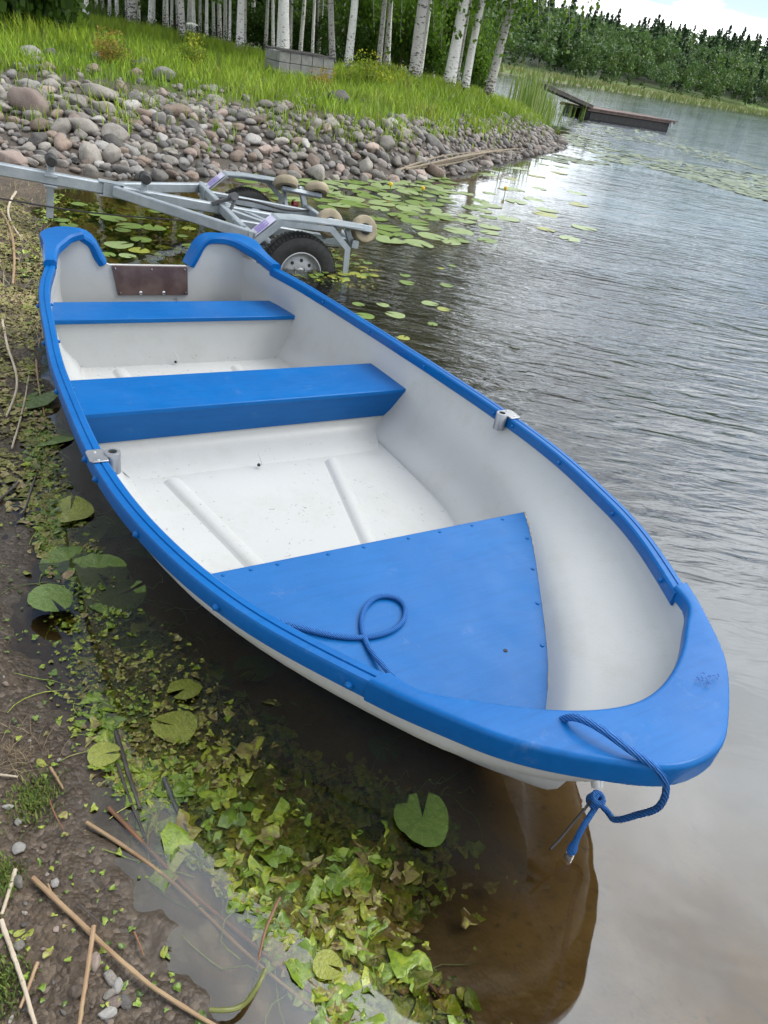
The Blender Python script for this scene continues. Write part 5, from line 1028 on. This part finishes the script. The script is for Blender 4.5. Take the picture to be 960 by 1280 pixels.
# ------------------------------------------------------------------ cut water plants washed up along the shore
def pix_mask(P_, polys):
    ins = np.zeros(len(P_), bool)
    for pl_ in polys: ins |= sdist(P_, pl_) > 0
    return ins
UV = lambda pts, z=0: [tuple(ground(u, v, z)[:2]) for u, v in pts]
def scraps(P_, Z, L, wratio, tiltmax, curl, rg=R):
    """crumpled leaf scraps: two rows of quads with random folds"""
    n = len(P_); k = 5; t_ = np.linspace(0, 1, k); prof = np.array([.12, .8, 1.0, .72, .06]); a = rg.uniform(0, 2 * PI, n); D = np.stack([np.cos(a), np.sin(a), np.zeros(n)], 1); S = np.stack([-np.sin(a), np.cos(a), np.zeros(n)], 1)
    ti = rg.normal(0, tiltmax, n); tj = rg.normal(0, tiltmax, n); D[:, 2] = np.sin(ti); S[:, 2] = np.sin(tj); V = np.zeros((n, k, 3, 3)); cz = rg.normal(0, curl, (n, k)); bend = rg.normal(0, .35, n)
    for i in range(k):
        for j, s_ in enumerate((-1, 0, 1)):
            wj = L * wratio * prof[i] * s_ * .5 * rg.uniform(.65, 1.2, n); fold = np.abs(s_) * L * rg.normal(.10, .10, n)
            V[:, i, j] = P3_(P_, Z) + D * ((t_[i] - .5) * L)[:, None] + S * (wj + bend * L * (t_[i] - .5) ** 2)[:, None]; V[:, i, j, 2] += fold + cz[:, i] * L
    idx = np.arange(n)[:, None] * 15; fs = [idx + np.array([[i * 3 + j, i * 3 + j + 1, i * 3 + j + 4, i * 3 + j + 3]]) for i in range(k - 1) for j in range(2)]
    return V.reshape(-1, 3), np.concatenate(fs)
def P3_(P_, Z): return np.column_stack([P_, Z])
M_scrap = NT('cut_weed'); col = M_scrap.ramp(M_scrap.attr('rnd'), [(0, (.020, .034, .006)), (.22, (.055, .095, .010)), (.46, (.120, .200, .018)), (.70, (.200, .290, .026)), (.88, (.34, .38, .04)), (1, (.20, .15, .06))]); gp2 = M_scrap.pos()
col = M_scrap.mix(M_scrap.ramp(M_scrap.noise(90, gp2, 4, .6), [(.45, 0), (.75, .55)]), col, (.03, .04, .012)); M_scrap = M_scrap.bsdf(col, .28, M_scrap.bump(M_scrap.noise(120, gp2, 3), .4, .004))
MAIN = UV([(45, 560), (95, 620), (150, 700), (215, 770), (300, 850), (350, 905), (400, 960), (470, 960), (560, 985), (560, 1060), (520, 1100), (500, 1180), (590, 1270), (560, 1300), (400, 1300), (330, 1210), (250, 1120), (190, 1030), (130, 960), (110, 880), (100, 780), (70, 700), (45, 640)])
PUDP = UV([(205, 1070), (245, 1065), (300, 1130), (380, 1235), (440, 1300), (300, 1300), (235, 1215)])
LEAFP = [(88, 638, 24), (104, 668, 24), (92, 706, 30), (122, 716, 30), (145, 746, 30), (160, 796, 28), (232, 861, 20), (220, 907, 23), (130, 942, 15), (528, 1022, 34), (160, 600, 22), (42, 498, 24), (140, 660, 22), (410, 1206, 14), (468, 1030, 24), (64, 748, 22)]
LEAFW = [(*ground(u, v)[:2], .8 * r / F * np.linalg.norm(ground(u, v) - CAM)) for u, v, r in LEAFP]
def weed_field(poly, n, Lr, zlo, zhi, thr, seed, soft=.16, bias=0.0, water=True):
    A_ = np.array(poly); lo, hi = A_.min(0) - .15, A_.max(0) + .15; P_ = R.uniform(0, 1, (n * 6, 2)) * (hi - lo) + lo; d = sdist(P_, poly); nz = .6 * vnoise(P_, 5, seed) + .4 * vnoise(P_, 14, seed + 1)
    free_ = sdist(P_, PUDP) < .005
    for lx, ly, lr in LEAFW: free_ &= (np.hypot(P_[:, 0] - lx, P_[:, 1] - ly) > lr * .85) | (R.uniform(0, 1, len(P_)) < .06)
    k = free_ & (R.uniform(0, 1, len(P_)) < sstep(-soft * .5, soft, d)) & (nz > thr) & ~np.array([in_boat(a_, b_) for a_, b_ in P_]); P_ = P_[k][:n]; nz = nz[k][:n]
    Z = np.maximum(hland(P_) + R.uniform(.0, .012, len(P_)), R.uniform(zlo, zhi, len(P_))); L = R.uniform(*Lr, len(P_)) * R.choice([.6, 1, 1, 1.5], len(P_)); V, Fc = scraps(P_, Z, L * R.choice([.55, .8, 1.0, 1.35], len(P_)), R.choice([.28, .5, .7], len(P_)), .45, .09)
    rn = np.clip(.14 + bias + 1.05 * (nz - thr) + .35 * vnoise(P_, 2.2, seed + 5) + R.normal(0, .16, len(P_)), 0, .97); rn = np.where(R.uniform(0, 1, len(P_)) < .03, 1.0, rn); return V, Fc, np.repeat(rn, 15)
M_dry = NT('drifted_dry_weed'); col = M_dry.ramp(M_dry.attr('rnd'), [(0, (.05, .045, .018)), (.25, (.10, .085, .035)), (.5, (.15, .15, .035)), (.72, (.22, .22, .05)), (.88, (.34, .30, .12)), (1, (.30, .22, .12))])
M_dry = M_dry.bsdf(M_dry.mix(M_dry.ramp(M_dry.noise(70, gp2, 4, .6), [(.45, 0), (.75, .6)]), col, (.06, .05, .025)), .6, M_dry.bump(M_dry.noise(120, gp2, 3), .4, .004))
def torn(P_, Z, L, rg=R, tilt=.11, jit=.11):
    """limp torn leaves: irregular ruffled fans lying nearly flat"""
    n = len(P_); m_ = 10; a0 = rg.uniform(0, 2 * PI, n); el = rg.uniform(.45, 1.0, n); t1, t2 = rg.normal(0, tilt, n), rg.normal(0, tilt, n); ca, sa = np.cos(a0), np.sin(a0); V = np.zeros((n, 1 + 2 * m_, 3)); lob = rg.uniform(0, 6.28, n)
    def put(i, rad_, th, dz):
        x = rad_ * np.cos(th) * L * .5; y = rad_ * np.sin(th) * L * .5 * el; V[:, i, 0] = P_[:, 0] + x * ca - y * sa; V[:, i, 1] = P_[:, 1] + x * sa + y * ca; V[:, i, 2] = Z + x * t1 + y * t2 + dz * L
    put(0, np.zeros(n), np.zeros(n), np.zeros(n)); rf = rg.uniform(.02, .13, n)
    for k in range(m_):
        th = 2 * PI * k / m_ + rg.normal(0, .12, n); r_ = .78 + .25 * np.sin(th * 3 + lob) + rg.normal(0, jit, n); r_ = np.clip(r_, .25, 1.4)
        put(1 + k, r_ * .5, th, rg.normal(0, .03, n) + .03); put(1 + m_ + k, r_, th, rf * np.sin(th * 2 + lob * 2) + rg.normal(0, .04, n))
    idx = np.arange(n)[:, None] * (1 + 2 * m_); fs = []
    for k in range(m_):
        j = (k + 1) % m_; fs.append(idx + np.array([[1 + k, 1 + m_ + k, 1 + m_ + j, 1 + j]])); fs.append(idx + np.array([[0, 1 + k, 1 + j, 1 + j]]))
    return V.reshape(-1, 3), fs, 1 + 2 * m_
def torn_field(poly, n, Lr, zlo, zhi, thr, seed, bias=0.0, soft=.12):
    A_ = np.array(poly); lo, hi = A_.min(0) - .15, A_.max(0) + .15; P_ = R.uniform(0, 1, (n * 8, 2)) * (hi - lo) + lo; d = sdist(P_, poly); nz = .65 * vnoise(P_, 6, seed) + .35 * vnoise(P_, 17, seed + 1)
    fr_ = sdist(P_, PUDP) < .01
    for lx, ly, lr in LEAFW: fr_ &= (np.hypot(P_[:, 0] - lx, P_[:, 1] - ly) > lr * .9) | (R.uniform(0, 1, len(P_)) < .05)
    k = fr_ & (R.uniform(0, 1, len(P_)) < sstep(-soft * .5, soft, d)) & (nz > thr) & ~np.array([in_boat(a_, b_) for a_, b_ in P_]); P_ = P_[k][:n]; nz = nz[k][:n]
    Z = np.maximum(hland(P_) + R.uniform(.002, .010, len(P_)), R.uniform(zlo, zhi, len(P_))); L = R.uniform(*Lr, len(P_)) * R.choice([.5, .8, 1, 1.3], len(P_)); V, fs, st_ = torn(P_, Z, L)
    rn = np.clip(.10 + bias + 1.0 * (nz - thr) + .4 * vnoise(P_, 2.2, seed + 5) + R.normal(0, .15, len(P_)) + 2.0 * np.clip(Z, -.08, .0), 0, .97) if False else np.clip(.10 + bias + 1.0 * (nz - thr) + .4 * vnoise(P_, 2.2, seed + 5) + R.normal(0, .17, len(P_)), 0, .97)
    rn = np.where(R.uniform(0, 1, len(P_)) < .04, 1.0, rn); rv = np.repeat(rn, st_).reshape(-1, st_) + R.normal(0, .05, (len(P_), st_)); rv[:, 0] += .10
    Q4 = np.concatenate([f for f in fs[0::2]]); T3 = np.concatenate([f[:, :3] for f in fs[1::2]]); return V, Q4, T3, np.clip(rv, 0, 1).ravel()
def torn_obj(name, fl, label, mat=None):
    Vs, Fs, Rs, b = [], [], [], 0
    for V, Q4, T3, rn in fl:
        tri = np.concatenate([Q4[:, [0, 1, 2]], Q4[:, [0, 2, 3]], T3]); Vs.append(V); Fs.append(tri + b); Rs.append(rn); b += len(V)
    meshobj(name, np_mesh(name, np.concatenate(Vs), np.concatenate(Fs), mat or M_scrap, True, dict(rnd=np.concatenate(Rs))), label=label, cat='cut weed', kind='stuff')
def strands(poly, n, Lr, zlo, zhi, r_, seed):
    A_ = np.array(poly); lo, hi = A_.min(0), A_.max(0); P_ = R.uniform(0, 1, (n * 5, 2)) * (hi - lo) + lo; P_ = P_[sdist(P_, poly) > 0][:n]; m = MB(); rv = []
    for p in P_:
        L = R.uniform(*Lr); a = R.uniform(0, 6.28); c = R.normal(0, 3.5); pts = []
        for t_ in np.linspace(0, 1, 8):
            a2 = a + c * t_ * L * 3; p = p + np.array([math.cos(a2), math.sin(a2)]) * L / 7; pts.append((p[0], p[1], max(land(p[0], p[1]) + .006, R.uniform(zlo, zhi))))
        k0 = len(m.v); m.tube(pts, [r_ * x for x in (1, 1, .95, .9, .85, .8, .7, .5)], 5); rv += [R.uniform(.1, .95)] * (len(m.v) - k0)
    return m, rv
def weed_obj(name, fl, label, mat=None):
    Vs, Fs, Rs, b = [], [], [], 0
    for V, Fc, rn in fl: Vs.append(V); Fs.append(Fc + b); Rs.append(rn); b += len(V)
    meshobj(name, np_mesh(name, np.concatenate(Vs), np.concatenate(Fs), mat or M_scrap, True, dict(rnd=np.concatenate(Rs))), label=label, cat='cut weed', kind='stuff')
NEARP = UV([(190, 960), (300, 950), (420, 1010), (520, 1050), (500, 1180), (590, 1270), (560, 1310), (400, 1310), (330, 1200), (250, 1110)])
UPP = UV([(50, 560), (110, 640), (160, 740), (270, 860), (330, 930), (300, 985), (190, 1000), (130, 950), (105, 860), (85, 760), (55, 660)])
torn_obj('cut_weed', [torn_field(MAIN, 7000, (.018, .046), -.06, -.006, .30, 41, .06), torn_field(NEARP, 2600, (.028, .066), -.05, .001, .40, 47, .16), torn_field(UPP, 7500, (.010, .030), -.03, .004, .26, 53, .16), torn_field(UV([(45, 430), (75, 470), (100, 560), (140, 640), (190, 710), (150, 760), (90, 700), (55, 600), (40, 520)]), 2600, (.012, .034), -.03, .003, .30, 91, .12), torn_field(UV([(470, 1020), (600, 1000), (640, 1130), (560, 1200), (620, 1290), (520, 1290), (460, 1150)]), 60, (.02, .05), -.02, .0, .2, 57, .25), torn_field(NEARP, 130, (.055, .095), -.03, .004, .3, 58, .2), torn_field(MAIN, 150, (.045, .08), -.04, .000, .3, 59, .1)], 'mass of cut green water plants washed up between the mud and the boat')
m, rv = strands(MAIN, 320, (.06, .22), -.05, .002, .0016, 3); o = m.build('weed_stems', M_scrap, label='limp stems tangled through the cut water plants', cat='cut weed', kind='stuff'); at = o.data.attributes.new('rnd', 'FLOAT', 'POINT'); at.data.foreach_set('value', np.array(rv, np.float32))
BEACH = UV([(-60, 250), (30, 245), (60, 300), (55, 420), (80, 540), (90, 640), (60, 720), (30, 640), (-20, 600), (-60, 500)], .05)
SHAL = UV([(60, 240), (110, 250), (100, 300), (50, 330), (55, 460), (80, 560), (60, 580), (35, 450), (25, 330)], .0)
torn_obj('drifted_weed', [torn_field(BEACH, 5200, (.015, .05), .0, .004, .30, 61, .14)], 'dried yellowish weed scattered over the upper beach on the left', M_dry)
torn_obj('shallow_weed', [torn_field(SHAL, 1500, (.03, .06), -.05, .002, .40, 67, .22), torn_field(UV([(100, 250), (330, 245), (330, 325), (60, 330)], .0), 1900, (.03, .09), -.09, -.006, .46, 71, .28), torn_field(UV([(330, 318), (420, 312), (475, 335), (470, 360), (400, 355), (345, 338)], .0), 700, (.02, .06), -.03, .003, .30, 73, .34)], 'yellow green weed in the shallows along the upper beach')
# scattered bits on the bare mud
torn_obj('weed_scraps', [torn_field(UV([(0, 560), (60, 640), (100, 780), (110, 900), (150, 1000), (240, 1130), (330, 1300), (-20, 1300)], .05), 420, (.008, .024), .0, .0, .36, 77, .12), torn_field(UV([(60, 640), (110, 780), (120, 900), (170, 1000), (150, 1010), (80, 880), (60, 760)], .02), 700, (.008, .024), .0, .0, .3, 78, .12)], 'small scraps of weed scattered on the bare mud')
# single big leaves
M_bl = {c: PM[c] for c in PM}
BIG = {(k, c): pad_mesh(k + 20, PM[c], curl=.13, notch=.10 + .06 * k, n=30) for k in range(4) for c in ('green', 'yellowish', 'dark green')}
for i, (u, v, rpx, c, z, lab) in enumerate([(88, 638, 24, 'yellowish', .006, 'yellow green lily leaf lying near the rowlock on the mud side'), (104, 668, 24, 'dark green', -.02, 'dark lily leaf half under water below the near gunwale'), (92, 706, 30, 'green', -.003, 'large flat green lily leaf nearest the mud, left of a second one'), (122, 716, 30, 'green', -.003, 'large flat green lily leaf overlapping another one on the shore'), (145, 746, 30, 'green', -.003, 'broad green lily leaf with a split, in the water below the two large ones'),
      (64, 748, 22, 'green', .05, 'green lily leaf lying out on the bare mud'), (160, 796, 28, 'dark green', -.04, 'dark submerged lily leaf in the middle of the cut weed'), (232, 861, 17, 'yellowish', .006, 'bright yellow lily leaf turned sideways, upper one of two'), (220, 907, 22, 'yellowish', .006, 'bright yellow notched lily leaf, lower one of two'), (130, 942, 15, 'yellowish', .02, 'crumpled yellow leaf at the edge of the mud'), (528, 1022, 31, 'green', .006, 'large bright green lily leaf floating alone near the bow'), (480, 935, 18, 'dark green', -.07, 'dim lily leaf sunk under the bow shadow'), (392, 962, 18, 'dark green', -.06, 'dim sunken leaf left of the bow shadow'),
      (160, 600, 22, 'dark green', -.03, 'dark lily leaf under water beside the near gunwale bolt'), (42, 498, 24, 'dark green', .02, 'dark green leaf on the beach beside the boat side'), (140, 660, 22, 'dark green', -.03, 'dark lily leaf touching the shadow under the near gunwale'), (180, 690, 20, 'dark green', -.05, 'sunken dark leaf close below the near gunwale'), (410, 1206, 14, 'yellowish', .012, 'small bright yellow leaf among the green cut weed'), (468, 1030, 26, 'dark green', -.04, 'dark leaf half sunk left of the large bright lily leaf'), (320, 835, 22, 'dark green', -.05, 'dark leaf in the shade below the foredeck edge'), (60, 545, 26, 'green', .0, 'green leaf pressed flat on the upper beach weed')]):
    p = ground(u, v, z); z = max(z, land(p[0], p[1]) + .008); d_ = np.linalg.norm(p - CAM); r_ = rpx / F * d_ * 1.05; pad(p[0], p[1], r_, c, lab, None, z, .12, mesh=BIG[(i % 4, c)])
# ------------------------------------------------------------------ reed stalks, twigs and sticks
M_stalk = {'tan': simple('dry_reed_stalk', (.36, .25, .14), (.26, .16, .085), 14, .6, .3), 'pale': simple('bleached_reed_stalk', (.50, .43, .33), (.40, .33, .24), 14, .65, .3), 'rust': simple('rusty_reed_stalk', (.24, .115, .055), (.15, .075, .04), 14, .5, .3), 'dark': simple('wet_dark_twig', (.055, .045, .04), (.10, .085, .075), 20, .45, .5), 'olive': simple('green_stem', (.16, .17, .04), (.11, .12, .03), 14, .4, .3), 'grey': simple('grey_wet_twig', (.11, .115, .105), (.06, .065, .062), 30, .5, .6)}
def stick(pts, rpx, c, label, name='reed_stalk', lift=.012, nodes=True, cat='reed stalk'):
    Q = []
    for (u, v, *zq) in pts:
        z = .03
        for _ in range(6): p = ground(u, v, z); z = max(land(p[0], p[1]), -.03 if lift > 0 else -.2) + lift + (zq[0] if zq else 0)
        Q.append(ground(u, v, z))
    d_ = np.linalg.norm(Q[0] - CAM); r_ = rpx / F * d_ * .66; n = 26; P_ = smooth_path([tuple(q_) for q_ in Q], n) if len(Q) > 2 else np.linspace(Q[0], Q[1], n); rr_ = [r_ * lerp(1, .72, k / n) * (1.18 if nodes and k % 6 == 3 else 1) for k in range(n)]
    jx = np.cumsum(R.normal(0, r_ * .06, (n, 2)), 0); jx -= np.linspace(0, 1, n)[:, None] * jx[-1]; P_ = P_ + np.column_stack([jx, np.zeros(n)])
    m = MB(); m.tube(P_, rr_, 8); return m.build(name, M_stalk[c], label=label, cat=cat)
stick([(41, 1097), (112, 1165), (200, 1240), (272, 1284)], 4.0, 'tan', 'long reddish tan reed stalk crossing the mud from left to lower right')
stick([(19, 1087), (2, 1143)], 3.4, 'pale', 'short pale reed stalk at the left edge, upper one of the bent pair')
stick([(2, 1150), (24, 1215), (46, 1288)], 3.6, 'pale', 'long pale reed stalk running down the left edge to the bottom')
stick([(117, 1157, .02), (98, 1290, .01)], 3.8, 'tan', 'upright tan reed stalk resting across the long one')
stick([(47, 1203), (25, 1260)], 2.8, 'tan', 'short broken reed stalk between the pale and tan ones')
stick([(108, 1028), (219, 1107), (295, 1180), (430, 1290)], 3.0, 'tan', 'thin straw coloured reed stalk running from the mud into the puddle')
stick([(136, 1009), (190, 1065), (240, 1115), (310, 1175), (440, 1286)], 3.6, 'rust', 'rusty brown wet reed stalk along the edge of the puddle')
stick([(147, 955), (175, 1030), (204, 1090)], 2.6, 'dark', 'thin dark twig between the weed and the rusty stalk', 'twig', cat='twig')
stick([(145, 915), (158, 960), (175, 1010)], 4.0, 'dark', 'thicker dark brown twig leaning into the cut weed', 'twig', cat='twig')
stick([(205, 972), (240, 1050), (275, 1105), (297, 1140)], 4.2, 'grey', 'knobbly grey wet twig lying across the cut weed', 'twig', cat='twig')
stick([(515, 1060), (524, 1100), (536, 1142)], 1.8, 'olive', 'thin yellow stem of the large bright lily leaf', 'leaf_stem', cat='stem')
stick([(480, 1162), (515, 1205), (556, 1252)], 3.4, 'rust', 'brown reed piece floating in the cut weed at the bottom', cat='reed stalk')
stick([(332, 1212, .015), (318, 1240, .02), (288, 1262, .02), (262, 1262, .01)], 4.6, 'olive', 'curved olive green stem arching over the puddle', 'bent_stem', cat='stem')
stick([(350, 1122, .03), (330, 1170, .02), (321, 1212, .01)], 2.8, 'rust', 'brown twig standing up out of the weed above the olive stem', 'twig', cat='twig')
stick([(-2, 968), (22, 971)], 2.2, 'pale', 'short white reed piece at the left edge of the mud'); stick([(63, 959), (79, 986)], 2.2, 'tan', 'short tan reed piece lying on the mud above the moss')
stick([(62, 1000), (70, 1020), (80, 1038)], 1.2, 'rust', 'fine rust coloured stalk beside the moss cushion')
stick([(3, 400), (12, 440), (20, 490), (8, 520)], 2.0, 'pale', 'bleached twig bent on the upper beach', 'twig', cat='twig'); stick([(2, 265), (14, 290), (18, 320), (16, 355)], 2.0, 'tan', 'curved tan root on the beach below the drawbar', 'root', cat='root'); stick([(20, 240), (10, 262), (28, 300)], 1.8, 'pale', 'pale looped root on the beach at upper left', 'root', cat='root')
stick([(45, 450), (50, 490), (56, 520)], 1.6, 'tan', 'thin tan twig close to the boat side on the beach', 'twig', cat='twig'); stick([(15, 560), (26, 520), (36, 470)], 1.8, 'pale', 'long thin pale twig on the beach weed', 'twig', cat='twig'); stick([(0, 625), (14, 612), (26, 600)], 2.6, 'dark', 'dark twig at the left edge of the mud', 'twig', cat='twig'); stick([(30, 640), (40, 610), (50, 580)], 2.0, 'dark', 'dark twig pointing to the near rowlock', 'twig', cat='twig')
stick([(45, 742), (62, 738), (76, 735)], 2.2, 'dark', 'short dark twig under the leaf on the mud', 'twig', cat='twig'); stick([(60, 1105), (68, 1125)], 1.6, 'tan', 'tiny tan splinter beside the long reed stalk')
stick([(168, 1165), (180, 1195)], 1.5, 'rust', 'tiny upright rust stalk near the brown leaf'); stick([(98, 1130), (130, 1158)], 1.4, 'dark', 'thin dark stalk beside the crossing reeds')
for (a_, b_, lab) in (((120, 282), (215, 300), 'sunken pale plank under the water below the drawbar'), ((190, 306), (300, 283), 'second sunken pale plank crossing under the frame arm')):
    p0, p1 = ground(*a_, -.12), ground(*b_, -.12); z0 = max(land(p0[0], p0[1]), -.2) + .03; m = MB(); m.beam((p0[0], p0[1], z0), (p1[0], p1[1], max(land(p1[0], p1[1]), -.3) + .04), .11, .03); m.build('sunken_plank', simple('sunken_wood', (.20, .17, .12), (.13, .11, .08), 20, .8, .4), label=lab, cat='plank')
# pebbles on the mud
peb = [(148, 1122, 8, 'brownish', 'angular reddish brown pebble in the middle of the mud'), (99, 1096, 9, 'brownish', 'upright brown pebble right of the long reed stalk start'), (113, 1070, 8, 'pale', 'tall pale tan pebble beside green scraps'), (23, 1104, 8, 'grey', 'round grey pebble at the left by the pale reed'), (24, 1062, 8, 'pale', 'pale double pebble at the left edge of the mud'), (23, 1028, 5, 'pale', 'white pebble below the moss cushion'), (97, 1024, 5, 'pale', 'whitish pebble at the edge of the weed'), (139, 1224, 7, 'grey', 'flat grey pebble right of the crossing reeds'), (146, 1234, 6, 'pale', 'yellowish pale pebble under the flat grey one'), (137, 1244, 6, 'grey', 'square grey pebble right of the crossing reeds'), (141, 1255, 8, 'pinkish', 'pinkish pebble near the bottom edge'), (156, 1254, 6, 'dark grey', 'dark upright pebble near the bottom edge'), (120, 1204, 8, 'pinkish', 'pinkish pebble touching the upright tan reed'), (95, 1241, 8, 'brownish', 'brown pebble below the upright tan reed'), (24, 1183, 7, 'grey', 'speckled grey pebble under the yellow leaf pair'), (10, 1010, 4, 'pale', 'small pale pebble at the far left edge'), (108, 1115, 6, 'pinkish', 'pink pebble beside the brown upright one'), (68, 1105, 5, 'pale', 'small cream pebble above the long reed stalk'), (135, 1268, 7, 'pale', 'light pebble at the bottom edge')]
for k in range(110):
    u = random.uniform(0, 230) if k % 3 else random.uniform(0, 90); v = random.uniform(1000, 1290) if k % 3 else random.uniform(620, 1000); peb.append((u, v, random.uniform(1.4, 3.6), random.choice(['grey', 'pinkish', 'brownish', 'dark grey', 'brownish']), None))
for (u, v, rpx, c, lab) in peb:
    z = .06
    for _ in range(6): p = ground(u, v, z); z = land(p[0], p[1])
    if z < .012 or (lab is None and any(False for _ in ())): continue
    r_ = rpx / F * np.linalg.norm(p - CAM); o = meshobj('pebble', stone_mesh(random.randrange(18), c)); o.location = (p[0], p[1], z + r_ * .35); o.scale = (r_, r_, r_); o.rotation_euler = (random.uniform(-.3, .3), random.uniform(-.3, .3), random.uniform(0, 6.28))
    tag(o, lab or f'tiny {c} pebble scattered on the mud', 'pebble', None if lab else 'tiny pebbles on the mud')
# yellow petals / leaves, moss
for (u, v, rpx, lab) in ((24, 1166, 5, 'left one of two tiny yellow leaves on the mud'), (35, 1168, 6, 'right one of two tiny yellow leaves on the mud'), (276, 1078, 7, 'small orange yellow leaf on the dark water beside the grey twig'), (205, 1190, 6, 'small yellow leaf at the edge of the puddle'), (52, 954, 6, 'tan yellow leaf lying on the mud'), (34, 716, 5, 'small bright yellow leaf on the mud at the left')):
    z = .02
    for _ in range(6): p = ground(u, v, z); z = max(land(p[0], p[1]), 0) + .006
    r_ = rpx / F * np.linalg.norm(p - CAM); o = meshobj('fallen_leaf', BIG[(1, 'yellowish')]); o.location = p; o.scale = (r_, r_ * .6, r_ * 2); o.rotation_euler = (.1, .1, random.uniform(0, 6)); tag(o, lab, 'leaf')
def moss(u, v, rpx, label, n=700):
    z = .06
    for _ in range(6): p = ground(u, v, z); z = land(p[0], p[1])
    r_ = rpx / F * np.linalg.norm(p - CAM); P_ = np.stack([R.normal(p[0], r_ * .5, n), R.normal(p[1], r_ * .7, n)], 1); me = blade_mesh('moss', np.column_stack([P_, hland(P_)]), R.uniform(.006, .02, n), np.full(n, .004), .8, M_dgrass, R.uniform(.2, 1, n)); meshobj('moss', me, label=label, cat='moss', kind='stuff')
moss(43, 1000, 22, 'dark green moss cushion on the mud'); moss(0, 1100, 16, 'green moss at the left edge by the reeds'); moss(0, 1235, 24, 'moss patch at the lower left corner')
# dry grass tufts on the mud edge
n = 600; P_ = np.stack([R.normal(*[ground(14, 920, .08)[0], .05], n), R.normal(ground(14, 920, .08)[1], .05, n)], 1)[:160]; meshobj('dry_tuft', blade_mesh('dry_tuft', np.column_stack([P_, hland(P_)]), R.uniform(.01, .04, len(P_)), np.full(len(P_), .0025), 2.5, foliage('dry_blade', [(.20, .15, .09), (.34, .27, .17)], .2), R.uniform(0, 1, len(P_))), label='flattened tuft of dry grass at the left edge of the mud', cat='grass', kind='stuff')
n = 900; P_ = np.array([ground(u, v, .06)[:2] for u, v in zip(R.uniform(-30, 60, n), R.uniform(225, 420, n))]); meshobj('dry_stems', blade_mesh('dry_stems', np.column_stack([P_, hland(P_)]), R.uniform(.02, .07, n), np.full(n, .006), 3.0, foliage('dry_stem', [(.22, .17, .10), (.36, .29, .18), (.16, .18, .05)], .2), R.uniform(0, 1, n)), label='dry stems strewn on the upper beach', cat='dry grass', kind='stuff')
